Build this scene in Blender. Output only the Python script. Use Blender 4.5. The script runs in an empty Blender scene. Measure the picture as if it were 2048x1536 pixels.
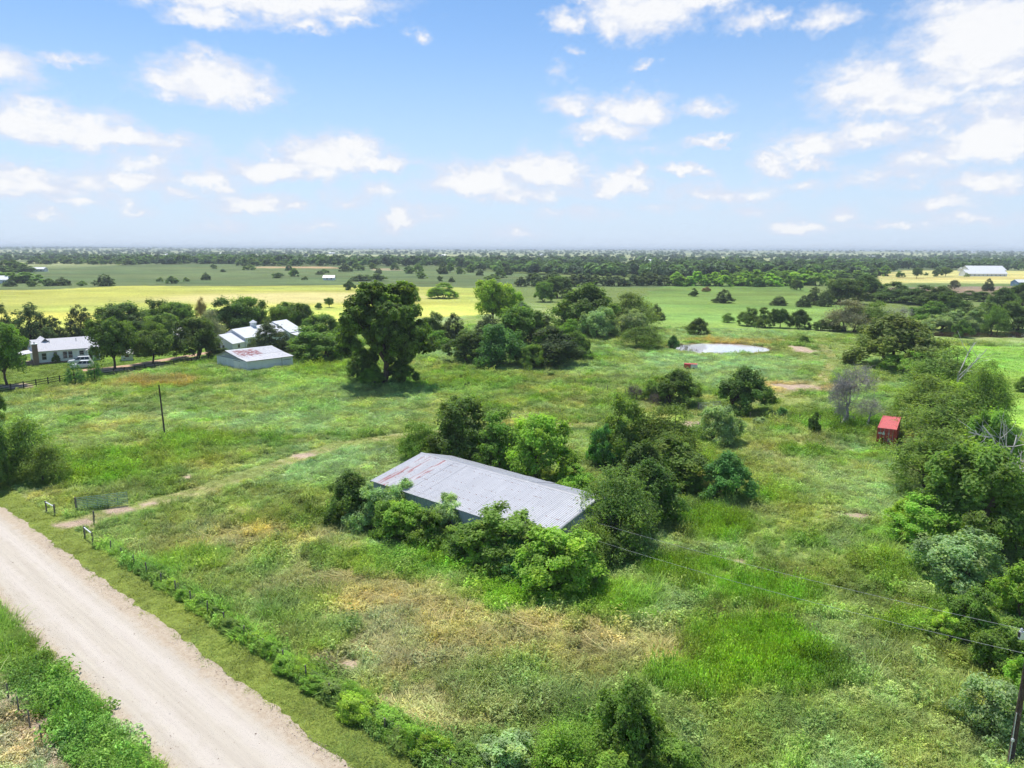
import bpy, math, random
import numpy as np
from mathutils import Vector

# ------------------------------------------------------------------ camera
F, CAMH, CX, CY = 1420.0, 28.0, 1024.0, 768.0
PIT = math.atan((768 - 498) / F)
ROLL = math.radians(0.2)
scene = bpy.context.scene
col = scene.collection
cam_d = bpy.data.cameras.new("camera")
cam = bpy.data.objects.new("camera", cam_d)
col.objects.link(cam)
cam.location = (0, 0, CAMH)
cam_d.sensor_width = 36.0
cam_d.lens = 36.0 * F / 2048.0
cam_d.clip_start = 0.5
cam_d.clip_end = 90000
fw = np.array([0, math.cos(PIT), -math.sin(PIT)])
up0 = np.array([0, math.sin(PIT), math.cos(PIT)])
rt0 = np.array([1.0, 0, 0])
rt = rt0 * math.cos(ROLL) + up0 * math.sin(ROLL)
up = up0 * math.cos(ROLL) - rt0 * math.sin(ROLL)
from mathutils import Matrix
cam.matrix_world = Matrix(((rt[0], up[0], -fw[0], 0), (rt[1], up[1], -fw[1], 0),
                           (rt[2], up[2], -fw[2], CAMH), (0, 0, 0, 1)))
scene.camera = cam

# ------------------------------------------------------------------ light and exposure
SUN_EL, SUN_AZ = math.radians(67), math.radians(-24)     # azimuth from +Y towards +X
SUN_STRENGTH, SKY_STRENGTH = 2.7, 0.12
scene.view_settings.view_transform = 'Standard'
scene.view_settings.look = 'None'
scene.view_settings.exposure = 1.0
scene.view_settings.gamma = 1.0
scene.view_settings.use_curve_mapping = False
sd = bpy.data.lights.new("sun", 'SUN')
sd.energy = SUN_STRENGTH
sd.angle = math.radians(0.6)
sd.color = (1.0, 0.955, 0.88)
sun = bpy.data.objects.new("sun", sd)
col.objects.link(sun)
sdir = Vector((math.sin(SUN_AZ) * math.cos(SUN_EL), math.cos(SUN_AZ) * math.cos(SUN_EL), math.sin(SUN_EL)))
sun.rotation_euler = sdir.to_track_quat('Z', 'Y').to_euler()
sun.location = (0, 0, 200)
scene.cycles.use_denoising = True
scene.cycles.use_adaptive_sampling = True
scene.cycles.adaptive_threshold = 0.02
scene.cycles.adaptive_min_samples = 12
scene.cycles.max_bounces = 4
scene.cycles.diffuse_bounces = 3
scene.cycles.glossy_bounces = 2
scene.cycles.transmission_bounces = 2
scene.cycles.volume_bounces = 0
scene.cycles.transparent_max_bounces = 8
scene.cycles.caustics_reflective = False
scene.cycles.caustics_refractive = False


class NT:
    """small helper to write node trees"""
    def __init__(s, tree):
        s.t = tree
    def n(s, typ, ins=None, **props):
        nd = s.t.nodes.new(typ)
        for k, v in props.items():
            setattr(nd, k, v)
        for k, v in (ins or {}).items():
            sock = nd.inputs[k]
            if isinstance(v, bpy.types.NodeSocket):
                s.t.links.new(v, sock)
            else:
                if sock.type == 'RGBA' and len(v) == 3: v = (*v, 1.0)
                sock.default_value = v
        return nd
    def math(s, op, a, b=0.0, c=0.0, clamp=False):
        nd = s.n('ShaderNodeMath', {0: a, 1: b, 2: c}, operation=op)
        nd.use_clamp = clamp
        return nd.outputs[0]
    def vec(s, op, a, b=(0, 0, 0), c=(0, 0, 0)):
        nd = s.n('ShaderNodeVectorMath', {0: a, 1: b}, operation=op)
        if op == 'MULTIPLY_ADD':
            if isinstance(c, bpy.types.NodeSocket):
                s.t.links.new(c, nd.inputs[2])
            else:
                nd.inputs[2].default_value = c
        return nd.outputs['Value'] if op in ('LENGTH', 'DOT_PRODUCT', 'DISTANCE') else nd.outputs['Vector']
    def noise(s, vec, scale, detail=4, rough=0.55, dist=0.0):
        ins = {'Scale': scale, 'Detail': detail, 'Roughness': rough, 'Distortion': dist}
        if vec is not None:
            ins['Vector'] = vec
        return s.n('ShaderNodeTexNoise', ins)
    def ramp(s, f, lo, hi, to_lo=0.0, to_hi=1.0, smooth=True):
        nd = s.n('ShaderNodeMapRange', {'Value': f, 'From Min': lo, 'From Max': hi, 'To Min': to_lo, 'To Max': to_hi})
        nd.interpolation_type = 'SMOOTHSTEP' if smooth else 'LINEAR'
        return nd.outputs[0]
    def mix(s, f, a, b, blend='MIX'):
        nd = s.t.nodes.new('ShaderNodeMix')
        nd.data_type = 'RGBA'
        nd.blend_type = blend
        for sock, v in ((nd.inputs[0], f), (nd.inputs[6], a), (nd.inputs[7], b)):
            if isinstance(v, bpy.types.NodeSocket):
                s.t.links.new(v, sock)
            elif isinstance(v, (tuple, list)):
                sock.default_value = (*v[:3], 1.0)
            else:
                sock.default_value = v
        return nd.outputs[2]


# ------------------------------------------------------------------ sky with cumulus clouds
def pix_dir(u, v):
    d = fw + rt * (u - CX) / F + up * (CY - v) / F
    return d / np.linalg.norm(d)

CLOUDS = [  # u, v, half width, half height, strength (photograph pixels, turned into directions)
    (500, 0, 215, 42, 1.0), (410, 38, 70, 22, .9), (640, 15, 110, 26, .9), (607, 58, 38, 17, .75), (712, 50, 40, 16, .75),
    (425, 172, 105, 44, 1.0), (400, 150, 55, 34, 1.0), (490, 185, 60, 22, .8),
    (95, 258, 130, 42, 1.05), (210, 278, 150, 22, .95), (300, 281, 60, 17, .8), (5, 140, 62, 38, .85), (140, 116, 40, 14, .55), (75, 130, 22, 14, .5),
    (660, 312, 120, 40, 1.0), (560, 340, 110, 30, .85), (745, 322, 70, 20, .8), (420, 365, 55, 28, .65), (250, 368, 110, 34, .6), (290, 335, 80, 40, .4),
    (60, 375, 140, 30, .65), (40, 350, 70, 14, .7), (500, 410, 72, 26, .8), (590, 413, 28, 14, .5), (795, 440, 38, 30, .85), (770, 385, 60, 30, .4),
    (280, 428, 30, 14, .5), (90, 433, 40, 14, .5), (640, 455, 55, 18, .4), (450, 455, 50, 16, .35),
    (950, 368, 100, 42, .9), (1090, 345, 95, 42, 1.0), (1030, 390, 130, 24, .5), (1240, 372, 55, 34, .85), (1270, 345, 26, 16, .7),
    (1140, 212, 52, 26, .8), (1270, 218, 75, 32, .95), (1215, 258, 70, 30, .85),
    (1290, 25, 110, 52, 1.0), (1390, 5, 80, 34, .9), (1215, 55, 40, 34, .8), (1128, 50, 32, 24, .8), (1170, 2, 26, 10, .6),
    (1500, 52, 48, 20, .7), (1545, 35, 22, 14, .6), (1655, 40, 44, 24, .75), (1288, 130, 18, 9, .6), (840, 72, 18, 12, .6), (1155, 107, 12, 7, .4), (1118, 150, 20, 12, .35),
    (1745, 185, 90, 58, 1.0), (1840, 195, 90, 40, .8), (1790, 215, 120, 28, .8), (1980, 75, 120, 75, 1.15), (1900, 90, 60, 40, .9), (1930, 150, 90, 30, .8),
    (2010, 160, 120, 40, .75), (2010, 215, 110, 36, .6), (1970, 290, 95, 40, 1.05), (2030, 265, 60, 50, 1.0), (1860, 245, 90, 24, .5),
    (1620, 295, 75, 30, .85), (1740, 272, 90, 26, .8), (1550, 335, 40, 24, .75), (1620, 325, 40, 16, .7),
    (1370, 348, 45, 14, .7), (1420, 283, 42, 12, .75), (1415, 222, 42, 20, .65), (1440, 390, 110, 24, .55), (1600, 458, 52, 18, .6), (1980, 365, 70, 24, .7),
    (160, 405, 90, 20, .4), (350, 395, 60, 20, .4), (700, 400, 60, 22, .4), (860, 430, 60, 18, .35), (1150, 430, 90, 18, .35), (1330, 420, 60, 16, .35), (1500, 430, 70, 18, .35), (1780, 350, 90, 24, .45), (1850, 330, 70, 30, .5), (1780, 450, 80, 14, .35), (1930, 440, 80, 18, .4), (1300, 300, 60, 14, .3), (820, 320, 40, 12, .3), (330, 300, 60, 20, .35),
    (1690, 425, 34, 16, .5), (1880, 405, 70, 22, .5), (1610, 370, 40, 16, .4), (1030, 465, 60, 18, .4),
]

def make_world():
    w = bpy.data.worlds.new("World")
    scene.world = w
    w.use_nodes = True
    nt = w.node_tree
    nt.nodes.clear()
    N = NT(nt)
    sky = N.n('ShaderNodeTexSky', sky_type='NISHITA', sun_disc=False, sun_elevation=SUN_EL, sun_rotation=SUN_AZ,
              air_density=1.0, dust_density=0.6, ozone_density=2.6, altitude=200)
    geo = N.n('ShaderNodeTexCoord').outputs['Generated']
    sep = N.n('ShaderNodeSeparateXYZ', {0: geo})
    az = N.math('ARCTAN2', sep.outputs[0], sep.outputs[1])
    el = N.math('ARCSINE', sep.outputs[2])
    ae = N.n('ShaderNodeCombineXYZ', {0: az, 1: el}).outputs[0]
    # billowing edges: coordinates warped by noise
    n1 = N.noise(N.vec('MULTIPLY', ae, (1, 1.5, 1)), 15, 5, 0.62)
    off = N.vec('MULTIPLY', N.vec('SUBTRACT', n1.outputs['Color'], (.5, .5, .5)), (.075, .05, 0))
    n0 = N.noise(ae, 70, 4, 0.6)
    off2 = N.vec('MULTIPLY', N.vec('SUBTRACT', n0.outputs['Color'], (.5, .5, .5)), (.022, .014, 0))
    q = N.vec('ADD', N.vec('ADD', ae, off), off2)
    tot = None
    for (u, v, ru, rv, s) in CLOUDS:
        if v > 320: s = s + .16
        d = pix_dir(u, v)
        a, e = math.atan2(d[0], d[1]), math.asin(d[2])
        ra, re = 1.38 * ru / F, 1.36 * rv / F
        t = N.vec('MULTIPLY_ADD', q, (1 / ra, 1 / re, 0), (-a / ra, -e / re, 0))
        t = N.vec('MAXIMUM', t, N.vec('MULTIPLY', t, (-1, -1.5, 0)))
        L = N.vec('LENGTH', t)
        m = N.math('MULTIPLY_ADD', L, -s, s)          # s*(1-L)
        tot = m if tot is None else N.math('SMOOTH_MAX', tot, m, 0.12)
    # clouds of the same kind go on outside the photograph's part of the sky
    pl = N.vec('DIVIDE', geo, N.n('ShaderNodeCombineXYZ', {0: N.math('ADD', N.math('ABSOLUTE', sep.outputs[2]), .12),
               1: N.math('ADD', N.math('ABSOLUTE', sep.outputs[2]), .12), 2: 1.0}).outputs[0])
    ng = N.noise(pl, 2.3, 6, 0.58).outputs[0]
    gen = N.ramp(ng, .54, .82, -.05, .8)
    outside = N.math('MAXIMUM', N.ramp(N.math('ABSOLUTE', az), .66, .80), N.ramp(el, .33, .45))
    gen = N.math('MULTIPLY_ADD', N.math('SUBTRACT', gen, -.3), outside, -.3)
    tot = N.math('MAXIMUM', tot, gen)
    fine = N.noise(N.vec('MULTIPLY', ae, (1, 1.7, 1)), 34, 7, 0.66).outputs[0]
    dens = N.math('ADD', tot, N.math('MULTIPLY', N.math('SUBTRACT', fine, .5), 1.05))
    mask = N.ramp(dens, -0.08, 0.60)
    # the sunlit body of a cloud is white, thin and lower parts pale lavender grey
    body = N.noise(N.vec('MULTIPLY_ADD', ae, (1, 1.6, 1), (0, .012, 0)), 26, 5, 0.6).outputs[0]
    lit = N.ramp(N.math('ADD', N.math('MULTIPLY', dens, .8), body), .74, 1.12)
    ccol = N.mix(lit, (3.12, 3.36, 3.95), (4.08, 4.10, 4.16))
    base = N.mix(1.0, sky.outputs[0], (.455, .56, .64), 'MULTIPLY')
    # pale moist air near the horizon
    hz = N.ramp(el, -.06, .33, 1.0, 0.0)
    base = N.mix(N.math('MULTIPLY', hz, .93), base, (2.9, 3.4, 4.25))
    fadec = N.ramp(el, 0.0, .08, .85, .96)
    fin = N.mix(N.math('MULTIPLY', mask, fadec), base, ccol)
    bg = N.n('ShaderNodeBackground', {'Color': fin, 'Strength': SKY_STRENGTH})
    out = N.n('ShaderNodeOutputWorld', {'Surface': bg.outputs[0]})
    w.cycles.sampling_method = 'MANUAL'
    w.cycles.sample_map_resolution = 512

make_world()

# ------------------------------------------------------------------ numeric helpers
def vnoise(x, y, seed=0):
    x = np.asarray(x, float); y = np.asarray(y, float)
    ix = np.floor(x).astype(np.int64); iy = np.floor(y).astype(np.int64)
    fx = x - ix; fy = y - iy
    fx = fx * fx * (3 - 2 * fx); fy = fy * fy * (3 - 2 * fy)
    def hsh(a, b):
        h = (a * 374761393 + b * 668265263 + seed * 2147483629) & 0x7fffffff
        h = ((h ^ (h >> 13)) * 1274126177) & 0x7fffffff
        return ((h ^ (h >> 16)) & 0xffff) / 65535.0
    a = hsh(ix, iy); b = hsh(ix + 1, iy); c = hsh(ix, iy + 1); d = hsh(ix + 1, iy + 1)
    return (a * (1 - fx) + b * fx) * (1 - fy) + (c * (1 - fx) + d * fx) * fy

def fbm(x, y, seed=0, oct=4):
    s = 0; a = .5; t = 0
    for i in range(oct):
        s = s + a * vnoise(np.asarray(x) * 2 ** i + i * 7.3, np.asarray(y) * 2 ** i - i * 3.1, seed + i); t += a; a *= .5
    return s / t

def sst(lo, hi, x):
    t = np.clip((np.asarray(x, float) - lo) / (hi - lo), 0, 1)
    return t * t * (3 - 2 * t)

def flat_at(u, v, z=0.0):
    d = fw + rt * (u - CX) / F + up * (CY - v) / F
    t = (z - CAMH) / d[2]
    return np.array([d[0] * t, d[1] * t, z])

POND_C, POND_R = flat_at(1438, 696)[:2], (14.5, 11.3)
TANK_C, TANK_R = flat_at(1995, 668)[:2], (33.0, 8.5)

def height(x, y):
    x = np.asarray(x, float); y = np.asarray(y, float)
    r = np.hypot(x, y)
    s = sst(330, 760, r)
    h = s * (3.8 * np.exp(-((x + 330) / 560) ** 2 - ((y - 1150) / 260) ** 2) + 2.6 * (fbm(x / 420, y / 420, 5, 3) - .5))
    h = h + s * 1.5 * np.exp(-((x - 190) / 200) ** 2 - ((y - 560) / 110) ** 2)
    h = h + sst(3200, 9500, r) * (5 + 24 * (fbm(x / 2600, y / 2600, 9, 4) - .2))
    for c, rr, dep in ((POND_C, POND_R, .7), (TANK_C, TANK_R, .7)):
        q = ((x - c[0]) / rr[0]) ** 2 + ((y - c[1]) / rr[1]) ** 2
        h = h - dep * (1 - sst(.55, 1.25, q))
    return h

def at(u, v):
    """the point of the ground that pixel (u, v) of the photograph shows"""
    d = fw + rt * (u - CX) / F + up * (CY - v) / F
    ts = np.geomspace(20.0, 20000.0, 900)
    below = CAMH + d[2] * ts < height(d[0] * ts, d[1] * ts)
    k = int(np.argmax(below)) if below.any() else len(ts) - 1
    ts = np.linspace(ts[max(k - 1, 0)], ts[k], 60)
    below = CAMH + d[2] * ts < height(d[0] * ts, d[1] * ts)
    hi = ts[int(np.argmax(below))] if below.any() else ts[-1]
    p = d * hi
    return np.array([p[0], p[1], float(height(p[0], p[1]))])

def topz(p, v):
    a, b = -5.0, 80.0
    for _ in range(50):
        m = (a + b) / 2
        q = np.array([p[0], p[1], m - CAMH])
        if CY - F * (q @ up) / (q @ fw) - v > 0: a = m
        else: b = m
    return a

def depth(p):
    return float(np.array([p[0], p[1], p[2] - CAMH]) @ fw)

def poly_mask(x, y, pts):
    """inside test of a world polygon"""
    ins = np.zeros(np.shape(x), bool)
    n = len(pts)
    for i in range(n):
        x1, y1 = pts[i]; x2, y2 = pts[(i + 1) % n]
        c = ((y1 > y) != (y2 > y)) & (x < (x2 - x1) * (y - y1) / (y2 - y1 + 1e-12) + x1)
        ins ^= c
    return ins

def line_dist(x, y, pts):
    best = np.full(np.shape(x), 1e9)
    for (x1, y1), (x2, y2) in zip(pts[:-1], pts[1:]):
        dx, dy = x2 - x1, y2 - y1
        t = np.clip(((x - x1) * dx + (y - y1) * dy) / (dx * dx + dy * dy), 0, 1)
        best = np.minimum(best, np.hypot(x - x1 - t * dx, y - y1 - t * dy))
    return best

# ------------------------------------------------------------------ object helpers
def tag(o, label=None, cat=None, group=None, kind=None):
    if label: o["label"] = label
    if cat: o["category"] = cat
    if group: o["group"] = group
    if kind: o["kind"] = kind
    return o

def link(o, parent=None):
    col.objects.link(o)
    if parent is not None: o.parent = parent
    return o

def empty(name, loc, rz=0.0):
    o = bpy.data.objects.new(name, None)
    o.empty_display_size = .3
    o.location = loc
    o.rotation_euler = (0, 0, rz)
    return link(o)

def mesh(name, V, Fs, mat=None, smooth=False):
    me = bpy.data.meshes.new(name)
    me.from_pydata([tuple(map(float, v)) for v in V] if not isinstance(V, np.ndarray) else V.tolist(), [],
                   Fs.tolist() if isinstance(Fs, np.ndarray) else Fs)
    if mat is not None: me.materials.append(mat)
    if smooth: me.polygons.foreach_set('use_smooth', np.ones(len(me.polygons), bool))
    return me

def obj(name, me, parent=None, loc=(0, 0, 0), rot=(0, 0, 0), scale=(1, 1, 1)):
    o = bpy.data.objects.new(name, me)
    o.location = loc; o.rotation_euler = rot; o.scale = scale
    return link(o, parent)

class MB:
    """collects shapes of ONE part"""
    def __init__(s): s.v = []; s.f = []
    def add(s, V, Fs):
        b = len(s.v); s.v += [tuple(map(float, p)) for p in V]; s.f += [tuple(i + b for i in f) for f in Fs]; return s
    def box(s, x0, x1, y0, y1, z0, z1):
        V = [(x, y, z) for z in (z0, z1) for (x, y) in ((x0, y0), (x1, y0), (x1, y1), (x0, y1))]
        return s.add(V, [(3, 2, 1, 0), (4, 5, 6, 7), (0, 1, 5, 4), (1, 2, 6, 5), (2, 3, 7, 6), (3, 0, 4, 7)])
    def tube(s, pts, radii, n=8, cap=True):
        pts = [np.array(p, float) for p in pts]
        if not isinstance(radii, (list, tuple, np.ndarray)): radii = [radii] * len(pts)
        V = []; Fs = []
        ref = np.array([0.31, 0.17, 0.93])
        for i, p in enumerate(pts):
            t = pts[min(i + 1, len(pts) - 1)] - pts[max(i - 1, 0)]
            t = t / (np.linalg.norm(t) + 1e-9)
            r0 = ref if abs(t @ ref) < .95 else np.array([1.0, 0, 0])
            a = np.cross(t, r0); a /= np.linalg.norm(a); b = np.cross(t, a)
            for k in range(n):
                ang = 2 * math.pi * k / n
                V.append(p + radii[i] * (a * math.cos(ang) + b * math.sin(ang)))
        for i in range(len(pts) - 1):
            for k in range(n):
                Fs.append((i * n + k, i * n + (k + 1) % n, (i + 1) * n + (k + 1) % n, (i + 1) * n + k))
        if cap:
            Fs.append(tuple(range(n))); Fs.append(tuple((len(pts) - 1) * n + k for k in reversed(range(n))))
        return s.add(V, Fs)
    def prism(s, prof, y0, y1, axis='y'):
        """profile of (x, z) pairs pushed along y (or of (y, z) pairs along x)"""
        n = len(prof)
        if axis == 'y': V = [(x, y0, z) for x, z in prof] + [(x, y1, z) for x, z in prof]
        else: V = [(y0, x, z) for x, z in prof] + [(y1, x, z) for x, z in prof]
        Fs = [tuple(range(n)), tuple(reversed(range(n, 2 * n)))] + [(i, (i + 1) % n, n + (i + 1) % n, n + i) for i in range(n)]
        return s.add(V, Fs)
    def mesh(s, name, mat, smooth=False): return mesh(name, s.v, s.f, mat, smooth)
    def build(s, name, mat, parent=None, smooth=False, **k): return obj(name, s.mesh(name, mat, smooth), parent, **k)

# ------------------------------------------------------------------ materials
def new_mat(name):
    m = bpy.data.materials.new(name)
    m.use_nodes = True
    m.node_tree.nodes.clear()
    return m, NT(m.node_tree)

def finish(N, shader):
    N.n('ShaderNodeOutputMaterial', {'Surface': shader})

def plain(name, color, rough=.6, var=.25, scale=3.0, metal=0.0, bump=0.0, stain=None, stain_amt=.5, stain_scale=1.2, spec=.4, coord='Object'):
    m, N = new_mat(name)
    tc = N.n('ShaderNodeTexCoord').outputs[coord]
    n1 = N.noise(tc, scale, 6, .6).outputs[0]
    n2 = N.noise(tc, scale * 9, 3, .6).outputs[0]
    f = N.math('ADD', N.math('MULTIPLY', n1, .7), N.math('MULTIPLY', n2, .3))
    k = N.ramp(f, .25, .75, 1 - var, 1 + var * .6, False)
    c = N.mix(1.0, color, N.n('ShaderNodeCombineColor', {0: k, 1: k, 2: k}).outputs[0], 'MULTIPLY')
    if stain is not None:
        s = N.ramp(N.noise(N.vec('ADD', tc, (3.7, 1.1, 9.3)), stain_scale, 7, .68).outputs[0], .62 - .25 * stain_amt, .78 - .2 * stain_amt)
        c = N.mix(N.math('MULTIPLY', s, .85), c, stain)
    b = N.n('ShaderNodeBsdfPrincipled', {'Base Color': c, 'Roughness': rough, 'Metallic': metal, 'Specular IOR Level': spec})
    if bump:
        N.t.links.new(N.n('ShaderNodeBump', {'Strength': bump, 'Height': n2, 'Distance': .05}).outputs[0], b.inputs['Normal'])
    finish(N, b.outputs[0])
    return m

def leaf_mat(name, translucent=.44, rough=.62, spread=.8):
    """foliage: the colour is the object's own colour, varied leaf by leaf and clump by clump"""
    m, N = new_mat(name)
    oi = N.n('ShaderNodeObjectInfo')
    v = N.n('ShaderNodeAttribute', attribute_name='v').outputs['Fac']
    y = N.n('ShaderNodeAttribute', attribute_name='y').outputs['Fac']
    k = N.ramp(v, 0, 1, 1 - spread * .62, 1 + spread, False)
    c = N.mix(1.0, oi.outputs['Color'], N.n('ShaderNodeCombineColor', {0: k, 1: k, 2: k}).outputs[0], 'MULTIPLY')
    c = N.mix(N.math('MULTIPLY', y, .6), c, N.mix(1.0, c, (1.75, 1.35, .75), 'MULTIPLY'))
    b = N.n('ShaderNodeBsdfPrincipled', {'Base Color': c, 'Roughness': rough, 'Specular IOR Level': .22})
    t = N.n('ShaderNodeBsdfTranslucent', {'Color': N.mix(1.0, c, (1.5, 1.6, .7), 'MULTIPLY')})
    mx = N.n('ShaderNodeMixShader', {0: translucent, 1: b.outputs[0], 2: t.outputs[0]})
    finish(N, mx.outputs[0])
    return m

def weed_mat(name):
    """ground plants: colour carried by each plant"""
    m, N = new_mat(name)
    a = N.n('ShaderNodeAttribute', attribute_name='tint', attribute_type='INSTANCER').outputs['Color']
    v = N.n('ShaderNodeAttribute', attribute_name='v').outputs['Fac']
    k = N.ramp(v, 0, 1, .6, 1.5, False)
    c = N.mix(1.0, a, N.n('ShaderNodeCombineColor', {0: k, 1: k, 2: k}).outputs[0], 'MULTIPLY')
    b = N.n('ShaderNodeBsdfPrincipled', {'Base Color': c, 'Roughness': .65, 'Specular IOR Level': .2})
    t = N.n('ShaderNodeBsdfTranslucent', {'Color': N.mix(1.0, c, (1.4, 1.5, .75), 'MULTIPLY')})
    mx = N.n('ShaderNodeMixShader', {0: .3, 1: b.outputs[0], 2: t.outputs[0]})
    finish(N, mx.outputs[0])
    return m

LEAF = leaf_mat('leaf')
WEED = weed_mat('weed')
BARK = plain('bark', (.12, .085, .06), .9, .5, 4, bump=.6)
DEADWOOD = plain('dead_wood', (.42, .385, .35), .9, .45, 3, bump=.4)
PALEWOOD = plain('bleached_wood', (.52, .49, .46), .85, .35, 3, bump=.4)
POSTWOOD = plain('post_wood', (.21, .18, .155), .9, .5, 6, bump=.4)
DARKWOOD = plain('dark_stained_wood', (.035, .030, .028), .85, .4, 5)
WHITE = plain('white_paint', (.78, .79, .80), .55, .08, 1.5)
WHITEROOF = plain('white_metal_roof', (.74, .745, .76), .42, .08, .8, spec=.5)
GREYBLUE = plain('grey_blue_siding', (.42, .48, .56), .6, .18, 1.0, stain=(.30, .30, .30), stain_amt=.3)
GLASS = plain('window_glass', (.015, .02, .03), .08, .2, 2, spec=.6)
BLACK = plain('black_rubber', (.02, .02, .02), .8, .2, 5)
STEEL = plain('galvanised_steel', (.42, .44, .45), .45, .25, 3, metal=.3)
PALESTEEL = plain('pale_steel', (.62, .64, .66), .4, .2, 3, metal=.2)
GREENSTEEL = plain('green_painted_steel', (.22, .36, .27), .5, .25, 4, stain=(.35, .36, .33), stain_amt=.5)
REDMETAL = plain('faded_red_paint', (.50, .065, .06), .6, .3, 2.2, stain=(.26, .07, .04), stain_amt=.35, stain_scale=2.0)
REDROOF = plain('sunfaded_red_paint', (.56, .105, .10), .6, .3, 1.6, stain=(.60, .30, .26), stain_amt=.3, stain_scale=3)
REDDARK = plain('rusty_red_interior', (.13, .05, .035), .85, .5, 3)
STONE = plain('chimney_stone', (.30, .20, .155), .9, .55, 2.2, bump=.6, stain=(.42, .33, .26), stain_amt=.6, stain_scale=2.4)
CARWHITE = plain('white_car_paint', (.78, .79, .80), .25, .04, 2, spec=.6)

# ------------------------------------------------------------------ ground cover: what grows where
ROAD_A = flat_at(0, 1008)[:2]
ROAD_B = flat_at(705, 1536)[:2]
RD = (ROAD_B - ROAD_A) / np.linalg.norm(ROAD_B - ROAD_A)
RN = np.array([-RD[1], RD[0]])
ROAD_W = 7.1
def road_t(x, y):          # across the road: 0 at the far edge, negative on the road, positive on the verge
    return (x - ROAD_A[0]) * RN[0] + (y - ROAD_A[1]) * RN[1]
def road_s(x, y):
    return (x - ROAD_A[0]) * RD[0] + (y - ROAD_A[1]) * RD[1]
def on_road(s, t):
    return np.array([ROAD_A[0] + RD[0] * s + RN[0] * t, ROAD_A[1] + RD[1] * s + RN[1] * t])

C_MID = (.172, .226, .058); C_LUSH = (.138, .255, .018); C_PALE = (.225, .305, .130); C_HAY = (.34, .30, .145)
C_BARE = (.45, .355, .26); C_MOW = (.135, .175, .035); C_ORANGE = (.27, .20, .06); C_SILVER = (.215, .30, .145)
C_OLIVE = (.195, .225, .065)
# pixel centre, pixel radii, colour, plant kind, strength
PATCHES = [
    (950, 1270, 330, 85, C_HAY, 'hay', 0.72), (700, 1180, 190, 60, C_HAY, 'hay', 0.68), (1320, 1290, 150, 55, C_HAY, 'hay', 0.59), (860, 1420, 170, 60, C_HAY, 'hay', 0.62),
    (480, 1080, 170, 60, C_HAY, 'hay', 0.62), (640, 1110, 120, 45, C_HAY, 'hay', 0.62), (1010, 840, 130, 18, C_HAY, 'hay', 0.25), (420, 925, 90, 22, C_HAY, 'hay', 0.25),
    (1600, 905, 120, 30, C_HAY, 'mix', 0.21), (1650, 960, 120, 60, C_HAY, 'mix', 0.17), (250, 840, 70, 14, C_HAY, 'mix', 0.25), (1040, 1400, 200, 60, C_MID, 'grass', .5), (330, 1060, 130, 40, C_OLIVE, 'mix', .6), (560, 1140, 240, 60, C_OLIVE, 'mix', .5), (1050, 1330, 260, 60, C_OLIVE, 'mix', .5), (780, 1340, 80, 40, C_HAY, 'hay', 0.42),
    (1440, 1055, 95, 40, C_LUSH, 'spike', .95), (1520, 1185, 130, 42, C_LUSH, 'spike', .9), (1560, 1330, 190, 85, C_LUSH, 'spike', .95), (1400, 1365, 120, 40, C_LUSH, 'spike', .8), (1250, 1200, 95, 38, C_LUSH, 'grass', .9),
    (900, 1125, 260, 40, C_LUSH, 'leafy', .85), (1060, 1185, 170, 34, C_LUSH, 'leafy', .85), (380, 1120, 85, 26, C_LUSH, 'grass', .85), (600, 1220, 85, 42, C_LUSH, 'grass', .6), (660, 1270, 60, 40, C_LUSH, 'grass', .6),
    (640, 755, 110, 34, (.16, .26, .015), 'leafy', .8), (200, 950, 120, 26, C_LUSH, 'leafy', .8), (270, 915, 170, 26, (.13, .22, .015), 'leafy', .8), (570, 872, 70, 14, C_LUSH, 'leafy', .8), (400, 880, 110, 14, C_LUSH, 'leafy', .6),
    (1690, 850, 130, 26, (.11, .21, .02), 'leafy', .9), (1620, 905, 60, 16, C_LUSH, 'leafy', .8), (1380, 1140, 110, 32, C_LUSH, 'spike', .8), (1560, 980, 110, 30, C_LUSH, 'leafy', .5), (1770, 1130, 80, 40, (.14, .22, .02), 'leafy', .7), (900, 770, 150, 25, C_LUSH, 'leafy', .5),
    (620, 800, 260, 60, C_PALE, 'low', .55), (690, 940, 190, 50, C_SILVER, 'low', .7), (1450, 742, 190, 40, C_SILVER, 'low', .85), (1460, 668, 170, 14, C_SILVER, 'low', .7), (880, 708, 60, 16, C_SILVER, 'low', .8),
    (1720, 1000, 130, 70, C_PALE, 'low', .5), (1680, 1270, 110, 50, C_SILVER, 'low', .6), (1850, 1370, 120, 60, C_PALE, 'grass', .5), (1250, 740, 110, 24, C_PALE, 'low', .4), (760, 850, 180, 30, C_PALE, 'low', .6), (560, 850, 120, 22, C_SILVER, 'low', .6), (1950, 745, 120, 35, C_PALE, 'low', .6),
    (330, 762, 95, 15, C_ORANGE, 'grass', .85), (1430, 960, 70, 25, C_ORANGE, 'mix', .35), (1480, 685, 120, 9, C_ORANGE, 'mix', .7), (1560, 700, 60, 14, C_OLIVE, 'mix', .7), (600, 1010, 90, 30, C_OLIVE, 'mix', .4),
    (1590, 775, 110, 13, (.36, .29, .15), 'hay', .8), (1560, 800, 70, 12, C_OLIVE, 'mow', .7), (1640, 720, 40, 30, C_MOW, 'mow', .7), (1700, 700, 60, 25, C_MID, 'mow', .7),
    (1950, 1120, 120, 120, C_MOW, 'mow', .6), (2040, 900, 60, 120, (.13, .23, .03), 'mow', .8), (1480, 850, 40, 25, C_OLIVE, 'mow', .5), (1400, 850, 120, 22, C_MID, 'mow', .4),
]
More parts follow.
